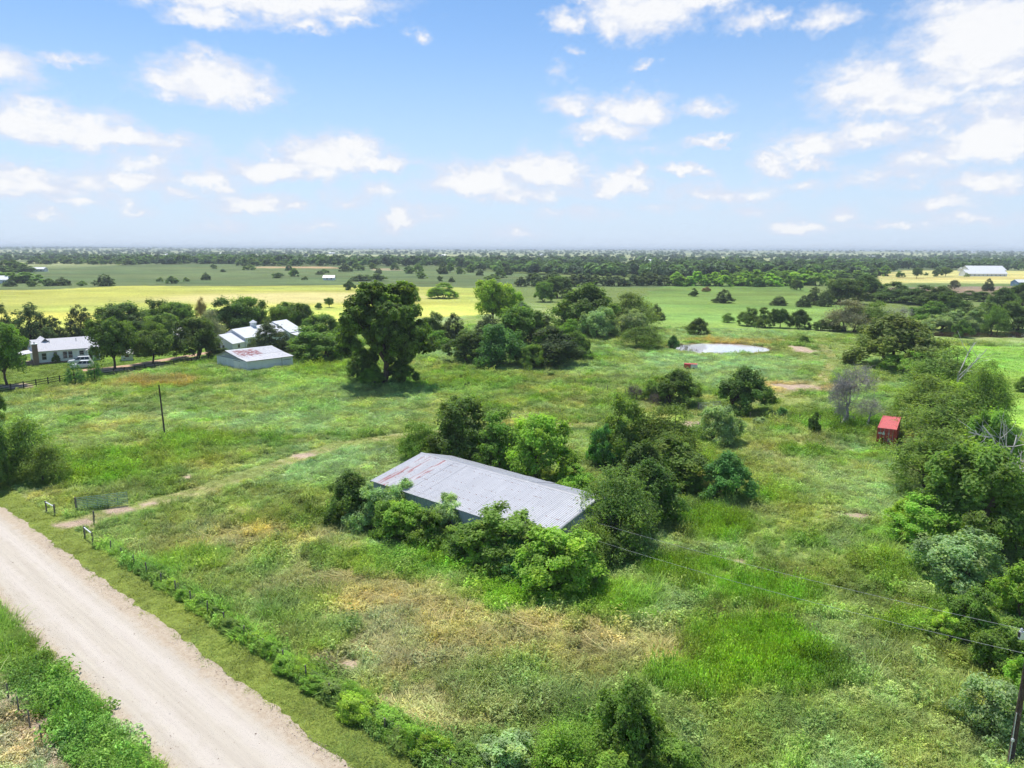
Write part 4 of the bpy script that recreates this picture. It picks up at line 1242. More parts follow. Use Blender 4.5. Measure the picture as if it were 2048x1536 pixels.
# --- trees dotted over the far hillside and belts
rsf = np.random.RandomState(3)
HILL = [(210, 572, 22, 36), (345, 567, 14, 24), (320, 563, 8, 12), (412, 560, 14, 18), (373, 563, 8, 12), (428, 537, 8, 14), (446, 544, 6, 10), (555, 556, 10, 26), (588, 553, 16, 20), (578, 541, 12, 16), (500, 540, 10, 24), (610, 560, 7, 12),
        (720, 562, 12, 40), (755, 562, 14, 34), (735, 558, 8, 20), (757, 548, 12, 14), (843, 557, 14, 20), (880, 562, 10, 12), (903, 564, 10, 13), (920, 548, 14, 16), (940, 545, 16, 22), (960, 551, 14, 14), (985, 561, 12, 30), (1000, 556, 18, 22), (1015, 550, 18, 22),
        (820, 547, 14, 24), (835, 543, 14, 20), (885, 548, 22, 22), (900, 546, 20, 18), (790, 540, 14, 16), (690, 543, 16, 24), (715, 541, 14, 24), (745, 538, 12, 16), (640, 549, 8, 18), (650, 546, 8, 16),
        (1070, 563, 16, 34), (1100, 561, 14, 30), (1055, 536, 10, 26), (1113, 537, 13, 26), (1152, 540, 13, 30), (1022, 534, 5, 12), (100, 572, 14, 26), (125, 571, 16, 30), (65, 573, 12, 20), (165, 572, 10, 18), (20, 573, 14, 24), (255, 530, 12, 26), (290, 528, 12, 20), (340, 528, 10, 24)]
MARKS = [(70, 'the grey-white shed at the frame edge'), (340, 'the roofs of the farmhouse yard'), (600, 'the tan strip field'), (655, 'the tiny white shed'), (770, 'the giant oak'), (985, 'the sunlit hayfield corner trees')]
marked = {}
for i, (u, vb, h, w) in enumerate(HILL):
    j = min(range(len(MARKS)), key=lambda k: abs(MARKS[k][0] - u))
    marked.setdefault((j, u > MARKS[j][0]), []).append((abs(u - MARKS[j][0]), i))
hill_label = {}
for (j, right), lst in marked.items():
    for k, (_, i) in enumerate(sorted(lst)):
        h, w = HILL[i][2:]
        hill_label[i] = '%s dark far tree, %s %s of %s' % ('tall' if h > 17 else ('wide low' if w > 1.8 * h else 'small'), number_word(k), 'right' if right else 'left', MARKS[j][1])
for i, (u, vb, h, w) in enumerate(HILL):
    plant_tree('farcedar' if i % 3 == 0 else 'farbroad', u, vb, vb - h, w, 'cd' if i % 3 == 0 else ('dk' if i % 2 else 'oo'), hill_label[i], 'trees on the far hillside')
BELTS = [(60, 470, 528, 12, 26, 22), (470, 720, 531, 14, 24, 12), (1030, 1340, 572, 20, 30, 18), (1340, 1640, 572, 24, 34, 18), (1440, 1740, 560, 18, 30, 20), (60, -40, 566, 24, 40, 5), (0, 60, 545, 18, 34, 5), (1680, 1780, 552, 16, 30, 6)]
BELT_LABEL = ['tree of the dark belt along the top of the far hillside', 'tree of the belt above the tan strip field', 'tree of the belt closing the dark hillside above the thicket', 'sunlit tree of the wood behind the green pasture crest', 'tree deeper in the wood behind the green pasture', 'tree by the farm at the frame edge beside the hayfield', 'tree behind the farm at the frame edge', 'tree where the wood meets the yellow horse-barn field']
for b, (u0, u1, vb, h, w, n) in enumerate(BELTS):
    for i in range(n):
        u = u0 + (u1 - u0) * (i + .5) / n + rsf.uniform(-6, 6)
        v = vb + rsf.uniform(-2.2, 1.2) - (3 if b == 4 and i % 2 else 0)
        kcol = ['dk', 'dk', 'cd', 'lt', 'md', 'md', 'dk', 'md'][b]
        if b == 3 and i % 3 == 1: kcol = 'md'
        plant_tree('farbroad', u, v, v - h * rsf.uniform(.75, 1.25), w * rsf.uniform(.8, 1.25), kcol, BELT_LABEL[b] if b == 4 else '%s, %s from its left end' % (BELT_LABEL[b].replace('tree of the dark belt', 'belt tree'), number_word(i if u1 > u0 else n - 1 - i)), 'trees of the ' + ['hilltop belt', 'strip field belt', 'hillside belt', 'sunlit wood', 'deeper wood', 'farm at the frame edge', 'farm backdrop', 'horse field edge'][b])

# --- woodland to the horizon (nobody could count it)
def make_woodland():
    FAR = bpy.data.collections.new('far_woodland_plants')
    for k in range(3):
        rs = np.random.RandomState(50 + k)
        cm, nm = crown_mesh('far_crown_%d' % k, 60 + k, lobes_broad(60 + k, 6, .45, .27, .26), 260, .24, .18, clumps=4)
        cm.materials.clear(); cm.materials.append(WEED)
        FAR.objects.link(bpy.data.objects.new('far_crown_%d' % k, cm))
    rs = np.random.RandomState(8)
    n = 17000
    u = rs.uniform(-120, 2170, n)
    v = 499.0 + 58 * rs.uniform(0, 1, n) ** 2.1
    d = fw[None] + rt[None] * ((u - CX) / F)[:, None] + up[None] * ((CY - v) / F)[:, None]
    t = -CAMH / np.minimum(d[:, 2], -1e-4)
    t = np.minimum(t, 15500)
    x = d[:, 0] * t; y = d[:, 1] * t
    r = np.hypot(x, y)
    keep = (r > 640) & (r < 15000)
    for pts, _ in FIELDS: keep &= ~poly_mask(x, y, pts)
    pat = fbm(x / 420, y / 260, 101, 3)
    keep &= ~((pat > .46) & (r > 1000)) | (rs.uniform(size=n) < .05)
    x, y, r = x[keep], y[keep], r[keep]
    n = len(x)
    z = height(x, y)
    s = rs.uniform(8, 15, n) * (1 + .5 * sst(2500, 8000, r))
    scl = np.stack([s * 1.15, s * 1.15, s * rs.uniform(.7, 1.0, n)], 1)
    rot = np.stack([np.zeros(n), np.zeros(n), rs.uniform(0, 6.28, n)], 1)
    base = np.array([(.040, .062, .024), (.055, .085, .028), (.032, .048, .025)])[rs.randint(0, 3, n)]
    base = base * 3.4 * rs.uniform(.7, 1.3, n)[:, None]
    scatter('far_woodland', scatter_tree('woodland_scatter', FAR), np.stack([x, y, z - .3], 1), rot, scl, rs.randint(0, 3, n), base,
            'hazy woodland stretching to the horizon', 'woodland')
make_woodland()

# ------------------------------------------------------------------ dead trees and brush
def dead_mesh(seed, trunk, r0, levels=4, kids=4, spread=.75, thin=.55, leng=.62, up_=.25, nmax=900, n0=7, wob=.12, reach=1.0):
    rs = np.random.RandomState(seed)
    mbs = [MB(), MB()]
    cnt = [0]
    def grow(p, d, L, r, lev):
        if cnt[0] > nmax or r < .004: return
        cnt[0] += 1
        pts = [p]; dd = d.copy(); q = p
        for k in range(3):
            dd = unit(dd + rs.normal(size=3) * wob + np.array([0, 0, .04]))
            q = q + dd * L / 3; pts.append(q)
        mbs[0 if lev < 2 else 1].tube(pts, [r, r * .86, r * .72, r * .55], n0 if lev == 0 else (5 if lev == 1 else 3), cap=False)
        if lev >= levels: return
        for k in range(kids + (1 if lev else 0)):
            a = rs.normal(size=3); a = unit(a - dd * (a @ dd))
            nd = unit(dd * (1 - spread * rs.uniform(.5, 1)) + a * spread + np.array([0, 0, up_]))
            f = rs.uniform(.45, 1.0)
            base = pts[1 + min(2, int(f * 3) - 1 if f < 1 else 2)]
            grow(base, nd, L * leng * rs.uniform(.7, 1.2), r * thin * rs.uniform(.8, 1.1), lev + 1)
    pts = [np.array(p, float) for p in trunk]
    mbs[0].tube(pts, [r0 * (1 - .5 * i / (len(pts) - 1)) * (1.6 if i == 0 else 1) for i in range(len(pts))], 9)
    d = unit(pts[-1] - pts[-2])
    L = np.linalg.norm(pts[-1] - pts[0])
    for k in range(kids + 1):
        a = rs.normal(size=3); a = unit(a - d * (a @ d))
        grow(pts[-1] - d * rs.uniform(0, .35) * L, unit(d * .75 + a * spread), L * reach * rs.uniform(.55, .95), r0 * .45, 1)
    return mbs

def dead_tree(u, vb, seed, trunk, r0, label, mat=DEADWOOD, twig=DEADWOOD, name='dead_tree', group=None, **k):
    g = at(u, vb)
    a, b = dead_mesh(seed, trunk, r0, **k)
    root = empty(name, g)
    a.build('trunk', mat, root, True)
    if b.v: b.build('twigs', twig, root)
    return tag(root, label, 'dead tree' if name == 'dead_tree' else 'brush', group)

dead_tree(1690, 846, 5, [(-.2, 0, -.1), (.3, 0, 1.3), (.2, .2, 2.6), (.6, .2, 3.6)], .30, 'bleached dead tree with splintered white trunk left of the red container', PALEWOOD, DEADWOOD, levels=5, kids=5, up_=.16, nmax=2600, leng=.72, spread=.9, thin=.62, reach=1.45)
dead_tree(1735, 850, 6, [(0, 0, -.1), (.2, 0, 1.2), (.5, .2, 2.2)], .16, 'grey leafless brush heaped behind the splintered trunk', name='dead_brush', levels=5, kids=5, up_=.1, nmax=1800, leng=.82, spread=.95)
dead_tree(1272, 803, 7, [(0, 0, -.1), (.1, 0, .8), (.1, .2, 1.5)], .13, 'brown leafless brush beside the far gate bushes', plain('brown_twigs', (.16, .12, .10), .9, .4, 3), plain('brown_twigs_fine', (.20, .16, .14), .9, .4, 3), name='dead_brush', levels=4, kids=6, up_=.15, nmax=1100, leng=.82, spread=.9)
dead_tree(1300, 812, 8, [(0, 0, -.1), (.5, 0, .7), (1.0, .2, 1.1)], .11, 'tangle of bare brown twigs leaning into the dark rounded bush', plain('brown_twigs_b', (.15, .11, .09), .9, .4, 3), plain('brown_twigs_c', (.19, .15, .13), .9, .4, 3), name='dead_brush', levels=4, kids=6, up_=.05, nmax=900, leng=.85, spread=.9)
dead_tree(1985, 1010, 9, [(0, 0, -.1), (.3, 0, 2.0), (.5, .2, 3.6), (1.2, .2, 5.0)], .22, 'silver-white dead tree sticking out of the tree line towards the meadow', PALEWOOD, PALEWOOD, levels=3, kids=3, up_=.15, nmax=160, leng=.75, spread=.8)
dead_tree(1905, 830, 10, [(0, 0, -.1), (0, 0, 3.0), (.2, 0, 6.0), (.1, 0, 7.6)], .22, 'bleached forked snag rising from the olive mesquites', PALEWOOD, PALEWOOD, levels=2, kids=2, up_=.25, nmax=30, leng=.6, spread=.7)
dead_tree(1792, 668, 11, [(0, 0, -.1), (0, .3, 2.5), (.2, .2, 4.6)], .34, 'bare grey tree in the right wood above the huge olive tree', DEADWOOD, DEADWOOD, levels=5, kids=4, up_=.25, nmax=1500, leng=.72, spread=.8)
dead_tree(1040, 655, 12, [(0, 0, -.1), (0, .1, 2.0), (.2, .2, 4.0)], .2, 'small pale bare tree beside the sunlit hayfield corner trees', PALEWOOD, PALEWOOD, levels=4, kids=4, up_=.3, nmax=400, leng=.72)
dead_tree(1870, 1075, 13, [(0, 0, -.1), (.2, 0, 1.5), (.3, 0, 3.0)], .12, 'bare grey branches showing in the shady mesquite', DEADWOOD, DEADWOOD, levels=3, kids=3, up_=.2, nmax=80, leng=.75, spread=.8)

# ------------------------------------------------------------------ buildings
def sheet_mat(name, ref, base, dull, rust=.0, rust_box=None, rust_col=(.26, .075, .045), nails=0.0, seam=True, rough=.38):
    """ribbed roof sheet, weathered; coordinates of the whole building so no two sheets match"""
    m, N = new_mat(name)
    tn = N.n('ShaderNodeTexCoord'); tn.object = ref
    tc = tn.outputs['Object']
    st = N.noise(N.vec('MULTIPLY', tc, (2.2, .22, .3)), 1.0, 5, .6).outputs[0]
    bl = N.noise(tc, .5, 5, .62).outputs[0]
    c = N.mix(N.ramp(N.math('ADD', N.math('MULTIPLY', st, .6), N.math('MULTIPLY', bl, .4)), .3, .7), base, dull)
    sep = N.n('ShaderNodeSeparateXYZ', {0: tc})
    if rust_box is not None:
        x0, x1, y0, y1, dens = rust_box
        inb = N.math('MULTIPLY', N.math('MULTIPLY', N.ramp(sep.outputs[0], x0 - .3, x0 + .3), N.ramp(sep.outputs[0], x1 - .3, x1 + .3, 1, 0)),
                     N.math('MULTIPLY', N.ramp(sep.outputs[1], y0 - .2, y0 + .2), N.ramp(sep.outputs[1], y1 - .2, y1 + .2, 1, 0)))
        blot = N.ramp(N.noise(N.vec('MULTIPLY', tc, (1.0, .65, .5)), 1.9, 4, .7).outputs[0], .62 - dens, .68 - dens)
        c = N.mix(N.math('MULTIPLY', inb, blot), c, rust_col)
    if rust:
        rr = N.ramp(N.noise(N.vec('MULTIPLY', tc, (3.0, .30, .4)), 1.0, 6, .68).outputs[0], .74 - rust, .82 - rust)
        c = N.mix(N.math('MULTIPLY', rr, .75), c, rust_col)
    if nails:
        fy = N.math('ABSOLUTE', N.math('SUBTRACT', N.math('FRACT', N.math('MULTIPLY', sep.outputs[1], .82)), .5))
        row = N.ramp(fy, .03, .05, 1, 0)
        dot = N.ramp(N.noise(N.vec('MULTIPLY', tc, (3.2, .9, 1)), 1.3, 2, .6).outputs[0], .56, .62)
        c = N.mix(N.math('MULTIPLY', N.math('MULTIPLY', row, dot), nails), c, (.20, .10, .075))
    b = N.n('ShaderNodeBsdfPrincipled', {'Base Color': c, 'Roughness': rough, 'Specular IOR Level': .5})
    finish(N, b.outputs[0])
    return m

def slope_panels(root, x0, x1, pa, pb, width, mat, name='roof_panel', ribs=4, amp=.028, gap=.02, mats=None, seed=0):
    """corrugated sheets side by side on a roof slope from eave pa=(y,z) up to ridge pb=(y,z)"""
    n = max(1, round((x1 - x0) / width)); w = (x1 - x0) / n
    ln = math.hypot(pb[0] - pa[0], pb[1] - pa[1]); nx, nz = -(pb[1] - pa[1]) / ln, (pb[0] - pa[0]) / ln
    if nz < 0: nx, nz = -nx, -nz
    prof = []
    for k in range(ribs):
        for f, h in ((0, 0), (.30, 0), (.42, 1), (.66, 1), (.78, 0)): prof.append(((k + f) / ribs * (w + gap), h * amp))
    prof.append((w + gap, 0))
    V = []
    for (py, pz) in (pa, pb):
        for (px, h) in prof: V.append((px, py + nx * h, pz + nz * h))
    m = len(prof)
    V += [(0, pa[0] - nx * .03, pa[1] - nz * .03), (w + gap, pa[0] - nx * .03, pa[1] - nz * .03), (0, pb[0] - nx * .03, pb[1] - nz * .03), (w + gap, pb[0] - nx * .03, pb[1] - nz * .03)]
    Fs = [(k, k + 1, m + k + 1, m + k) for k in range(m - 1)] + [(2 * m, 2 * m + 1, 2 * m + 3, 2 * m + 2), tuple([2 * m] + list(range(m)) + [2 * m + 1])]
    rs = np.random.RandomState(seed)
    me = {}
    for k in range(n):
        mt = mats(k) if mats else mat
        if mt.name not in me: me[mt.name] = mesh(name, V, Fs, mt)
        o = obj(name, me[mt.name], root, loc=(x0 + k * w, 0, .004 * (k % 2) + rs.uniform(0, .012)))
        o.rotation_euler[0] = rs.normal() * .0012

def wall_sheets(root, p0, p1, z0, ztop, width, mat, name='wall_panel', t=.05):
    """upright sheets along a wall line p0 -> p1; ztop is a height or a function of the position 0..1"""
    p0 = np.array(p0, float); p1 = np.array(p1, float); L = np.linalg.norm(p1 - p0); d = (p1 - p0) / L; nrm = np.array([d[1], -d[0]])
    n = max(1, round(L / width)); w = L / n
    f = ztop if callable(ztop) else (lambda q: ztop)
    share = None
    for k in range(n):
        a, b = p0 + d * k * w, p0 + d * (k + 1) * w
        za, zb = f(k / n), f((k + 1) / n)
        if share is not None and not callable(ztop):
            obj(name, share, root, loc=(a[0] - p0[0], a[1] - p0[1], 0)); continue
        V = []; prof = [(0, 0), (.12, 0), (.18, .025), (.32, .025), (.38, 0), (.62, 0), (.68, .025), (.82, .025), (.88, 0), (.985, 0)]
        for q, h in prof:
            s = a + d * q * w + nrm * h
            V += [(s[0], s[1], z0), (s[0], s[1], za + (zb - za) * q)]
        m = len(prof)
        for q in (prof[0][0], prof[-1][0]):
            s = a + d * q * w - nrm * t
            V += [(s[0], s[1], z0), (s[0], s[1], za + (zb - za) * q)]
        Fs = [(2 * i, 2 * i + 2, 2 * i + 3, 2 * i + 1) for i in range(m - 1)] + [(2 * m + 2, 2 * m, 2 * m + 1, 2 * m + 3), (2 * m, 0, 1, 2 * m + 1), (2 * m - 2, 2 * m + 2, 2 * m + 3, 2 * m - 1)]
        me = mesh(name, V, Fs, mat)
        share = me
        obj(name, me, root)

def window(root, x, z, w, h, y, axis='x', out=-1, frame=WHITE, panes=(1, 2), name='window'):
    """framed window on the wall plane y (axis x) or x (axis y), standing out of it"""
    def bx(mb, a0, a1, d0, d1, z0, z1):
        return mb.box(a0, a1, min(d0, d1), max(d0, d1), z0, z1) if axis == 'x' else mb.box(min(d0, d1), max(d0, d1), a0, a1, z0, z1)
    fr = MB(); t = .09
    d0, d1 = y + out * .004, y + out * .07
    for a in ((x - w / 2 - t, x - w / 2, z - t, z + h + t), (x + w / 2, x + w / 2 + t, z - t, z + h + t)): bx(fr, a[0], a[1], d0, d1, a[2], a[3])
    bx(fr, x - w / 2, x + w / 2, d0, d1, z - t, z); bx(fr, x - w / 2, x + w / 2, d0, d1, z + h, z + h + t)
    for i in range(1, panes[0]): bx(fr, x - w / 2 + w * i / panes[0] - .025, x - w / 2 + w * i / panes[0] + .025, d0, y + out * .05, z, z + h)
    for i in range(1, panes[1]): bx(fr, x - w / 2, x + w / 2, d0, y + out * .052, z + h * i / panes[1] - .025, z + h * i / panes[1] + .025)
    o = fr.build(name, frame, root)
    for i in range(panes[0]):
        for j in range(panes[1]):
            g = MB(); bx(g, x - w / 2 + w * i / panes[0] + .026, x - w / 2 + w * (i + 1) / panes[0] - .026, y + out * .005, y + out * .02, z + h * j / panes[1] + .026, z + h * (j + 1) / panes[1] - .026)
            g.build('pane', GLASS, o)
    return o

def slab_roof(mb, x0, x1, pa, pb, t=.10):
    ln = math.hypot(pb[0] - pa[0], pb[1] - pa[1])
    return mb.prism([(pa[0], pa[1]), (pb[0], pb[1]), (pb[0], pb[1] - t), (pa[0], pa[1] - t)], x0, x1, axis='x')

# --- long tin-roofed barn
BX, BY, BYAW, BL, BWF, BWB, BE, BR = -15.446, 74.177, -.704, 24.28, 7.577, 4.931, 3.1, 4.586
def long_barn():
    r = empty('tin_barn', (BX, BY, 0), BYAW)
    tag(r, 'long low barn with pale tin roof, half swallowed by shrubs', 'barn')
    tin = sheet_mat('tin_roof', r, (.51, .51, .53), (.43, .43, .45), nails=1.0)
    rusty = sheet_mat('tin_roof_rusty', r, (.55, .54, .55), (.46, .45, .46), rust=.22, nails=.9, rust_col=(.34, .06, .05))
    slope_panels(r, 0, BL, (0, BE), (BWF, BR), .92, tin, amp=.034, mats=lambda k: rusty if k in (1, 2, 4) else tin, seed=1)
    slope_panels(r, 0, BL, (BWF + BWB, BE), (BWF + .01, BR), .92, tin, seed=2)
    cap = MB()
    cap.prism([(BWF - .25, BR - .02), (BWF, BR + .06), (BWF + .25, BR - .02), (BWF + .25, BR - .05), (BWF, BR + .02), (BWF - .25, BR - .05)], -.03, BL + .03, axis='x')
    cap.build('ridge_cap', sheet_mat('ridge_tin', r, (.36, .36, .38), (.30, .30, .32)), r)
    for y0, z0, y1, z1 in ((0, BE, BWF, BR), (BWF + BWB, BE, BWF, BR)):
        for xx in (-.06, BL + .02):
            f = MB(); f.prism([(y0, z0 - .03), (y1, z1 - .03), (y1, z1 - .2), (y0, z0 - .2)], xx, xx + .04, axis='x'); f.build('barge_board', PALESTEEL, r)
    wall_sheets(r, (.1, .35), (BL - .1, .35), .9, BE - .10, .92, GREYBLUE)
    wall_sheets(r, (BL - .1, BWF + BWB - .35), (.1, BWF + BWB - .35), .0, BE - .10, .92, GREYBLUE)
    prof = lambda q: (BE - .1 + (BR - BE) * min(1, (.35 + q * (BWF + BWB - .7)) / BWF)) if .35 + q * (BWF + BWB - .7) <= BWF else BE - .1 + (BR - BE) * (BWF + BWB - (.35 + q * (BWF + BWB - .7))) / BWB
    wall_sheets(r, (BL - .12, .36), (BL - .12, BWF + BWB - .36), 1.9, prof, .92, GREYBLUE)
    wall_sheets(r, (.12, BWF + BWB - .36), (.12, .36), .3, lambda q: prof(1 - q), .92, GREYBLUE)
    for x in np.linspace(.2, BL - .25, 8):
        for y in (.45, BWF + BWB - .5):
            MB().box(x, x + .15, y, y + .15, -.1, BE - .15).build('post', POSTWOOD, r)
    for y in (3.0, 6.0, 9.2):
        MB().box(BL - .30, BL - .17, y, y + .15, -.1, 3.1).build('post', POSTWOOD, r)
    MB().box(.4, BL - .6, .62, .7, .0, .88).build('skirt_board', REDDARK, r)
    FOOT.append((BX, BY, BYAW, .2, BL - .2, .3, BWF + BWB - .3))
    return r
barn = long_barn()

# --- white shed with the rusty roof
SX, SY, SYAW = -61.14, 161.8, .857
def rusty_shed():
    L, WF, WB, HE, HR = 11.75, 9.41, 4.78, 2.33, 3.91
    YB = 4.4; ZB = HE + .62                                 # the roof pitch breaks here
    r = empty('white_shed', (SX, SY, 0), SYAW)
    tag(r, 'white-walled shed with rust-blotched tin roof in the pasture', 'shed')
    tin = sheet_mat('shed_tin', r, (.62, .61, .62), (.50, .49, .50), rust_box=(.8, 6.6, 3.4, 8.6, .17), rust_col=(.27, .065, .05))
    tin2 = sheet_mat('shed_tin_low', r, (.66, .65, .66), (.54, .52, .52), rust_box=(.6, 5.5, 2.6, 4.6, .09), rust_col=(.30, .075, .06))
    slope_panels(r, -.25, L + .25, (-.35, HE), (YB, ZB), .9, tin2, seed=3)
    slope_panels(r, -.25, L + .25, (YB - .05, ZB + .03), (WF, HR), .9, tin, seed=4)
    slope_panels(r, -.25, L + .25, (WF + WB + .3, HE), (WF + .01, HR), .9, tin2, seed=5)
    MB().prism([(WF - .2, HR), (WF, HR + .08), (WF + .2, HR), (WF, HR + .02)], -.3, L + .3, axis='x').build('ridge_cap', PALESTEEL, r)
    def board_wall(p0, p1, top, name='siding_board'):
        p0 = np.array(p0); p1 = np.array(p1); d = (p1 - p0) / np.linalg.norm(p1 - p0); n = np.array([d[1], -d[0]])
        z = .05
        while z < 4.0:
            z1 = z + .30
            fs = np.linspace(0, 1, 41)
            ok = [f for f in fs if top(f) > z + .1]
            if not ok: break
            fa, fb = min(ok), max(ok)
            a = p0 + (p1 - p0) * fa; b = p0 + (p1 - p0) * fb
            zt = lambda f: min(z1, top(f))
            V = []
            for q, f in ((a, fa), (b, fb)):
                V += [(q[0] + n[0] * .035, q[1] + n[1] * .035, z), (q[0] + n[0] * .008, q[1] + n[1] * .008, zt(f)), (q[0] - n[0] * .02, q[1] - n[1] * .02, zt(f)), (q[0] - n[0] * .02, q[1] - n[1] * .02, z)]
            obj(name, mesh(name, V, [(0, 4, 5, 1), (1, 5, 6, 2), (2, 6, 7, 3), (3, 7, 4, 0), (0, 1, 2, 3), (7, 6, 5, 4)], WHITESIDE), r)
            z = z1
    def gable(f):
        y = f * (WF + WB)
        if y < YB: return HE - .05 + (ZB - HE) * y / YB
        if y < WF: return ZB - .05 + (HR - ZB) * (y - YB) / (WF - YB)
        return HE - .05 + (HR - HE) * (WF + WB - y) / WB
    board_wall((0, 0), (L, 0), lambda f: HE - .02)
    board_wall((0, WF + WB), (0, 0), lambda f: gable(1 - f))
    board_wall((L, 0), (L, WF + WB), gable)
    board_wall((L, WF + WB), (0, WF + WB), lambda f: HE - .02)
    for (x, y) in ((-.06, -.06), (L - .04, -.06), (-.06, WF + WB - .05)):
        MB().box(x, x + .12, y, y + .12, 0, HE - .03).build('corner_trim', WHITE, r)
    MB().box(8.85, 8.95, -.075, -.04, .05, HE - .06).build('downpipe', POSTWOOD, r)
    MB().box(9.2, L - .3, -.07, -.04, 1.55, 1.65).build('hatch_rail', POSTWOOD, r)
    MB().box(-.08, -.04, 3.0, 6.2, 1.95, 2.03).build('door_rail', POSTWOOD, r)
    d = MB().box(-.075, -.04, 3.1, 6.0, .1, 1.93).build('sliding_door', WHITE, r)
    MB().box(-.095, -.076, 3.3, 3.36, .9, 1.2).build('handle', POSTWOOD, d)
    MB().box(-.30, L + .30, -.40, -.36, HE - .10, HE - .01).build('gutter', POSTWOOD, r)
    FOOT.append((SX, SY, SYAW, -.3, L + .3, -.3, WF + WB + .3))
WHITESIDE = plain('white_shed_boards', (.68, .71, .76), .6, .16, .7, stain=(.42, .42, .44), stain_amt=.25)
rusty_shed()

# --- big white barn with the cupola
def cupola_barn():
    ox, oy, yaw = -76.58, 192.94, 1.27
    r = empty('cupola_barn', (ox, oy, 0), yaw)
    tag(r, 'long white barn with stepped metal roofs and a small cupola', 'barn')
    Wd = 8.36
    def section(x0, x1, y0, y1, he, hr, ov=.25):
        ym = (y0 + y1) / 2
        MB().prism([(y0, 0), (y1, 0), (y1, he), (ym, hr - .08), (y0, he)], x0, x1, axis='x').build('wall', WALLBLUE, r)
        for a, b in (((y0 - .3, he + .02 - .3 * (hr - he) / (ym - y0)), (ym, hr + .02)), ((y1 + .3, he + .02 - .3 * (hr - he) / (ym - y0)), (ym + .005, hr + .02))):
            mat = WHITEROOF
            slope_panels(r, x0 - ov, x1 + ov, a, b, 1.2, mat, ribs=3, amp=.03, seed=int(x0 * 7 + a[0]))
    section(0, 5.2, 0, Wd, 2.35, 4.55)
    section(5.45, 24, 0, Wd, 3.3, 5.5)
    section(24.2, 31, -1.6, Wd + 1.6, 2.9, 5.9)
    # porch along the front of the end section
    MB().prism([(-4.2, 1.95), (-1.65, 2.6), (-1.65, 2.5), (-4.2, 1.85)], 24.2, 31.4, axis='x').build('porch_roof', WHITEROOF, r)
    for x in (24.5, 27.6, 30.9): MB().box(x, x + .14, -4.1, -3.96, 0, 1.9).build('post', WHITE, r)
    MB().prism([(Wd - 1, 3.0), (Wd + 3, 4.0), (Wd + 7, 2.6), (Wd + 7, 2.5), (Wd + 3, 3.9), (Wd - 1, 2.9)], 31.5, 36, axis='x').build('lean_to_roof', PALESTEEL, r)
    for x in (31.8, 35.7):
        for y in (Wd - .6, Wd + 6.5): MB().box(x, x + .15, y, y + .15, 0, 2.6).build('post', WHITE, r)
    for y in (3.0, 4.3): window(r, y, .75, .75, .95, 0, axis='y', out=-1, panes=(1, 2))
    window(r, 2.6, .8, .9, 1.0, 0, axis='x', out=-1)
    window(r, 11.0, 1.2, .9, 1.1, 0, axis='x', out=-1)
    window(r, 16.0, 1.2, .9, 1.1, 0, axis='x', out=-1)
    c = MB().box(14.2, 15.5, Wd / 2 - .65, Wd / 2 + .65, 5.3, 6.55).build('cupola', WHITE, r)
    cx, cy = 14.85, Wd / 2
    rf = MB(); rf.add([(cx - .85, cy - .85, 6.55), (cx + .85, cy - .85, 6.55), (cx + .85, cy + .85, 6.55), (cx - .85, cy + .85, 6.55), (cx, cy, 7.35)], [(3, 2, 1, 0), (0, 1, 4), (1, 2, 4), (2, 3, 4), (3, 0, 4)])
    rf.build('cupola_roof', WHITEROOF, c)
    for k in range(3): MB().box(14.35, 15.35, Wd / 2 - .68, Wd / 2 - .652, 5.75 + k * .24, 5.87 + k * .24).build('louvre', PALESTEEL, c)
    FOOT.append((ox, oy, yaw, -.5, 36, -4.5, Wd + 7))
WALLBLUE = plain('pale_barn_wall', (.72, .74, .77), .6, .10, .6)
cupola_barn()

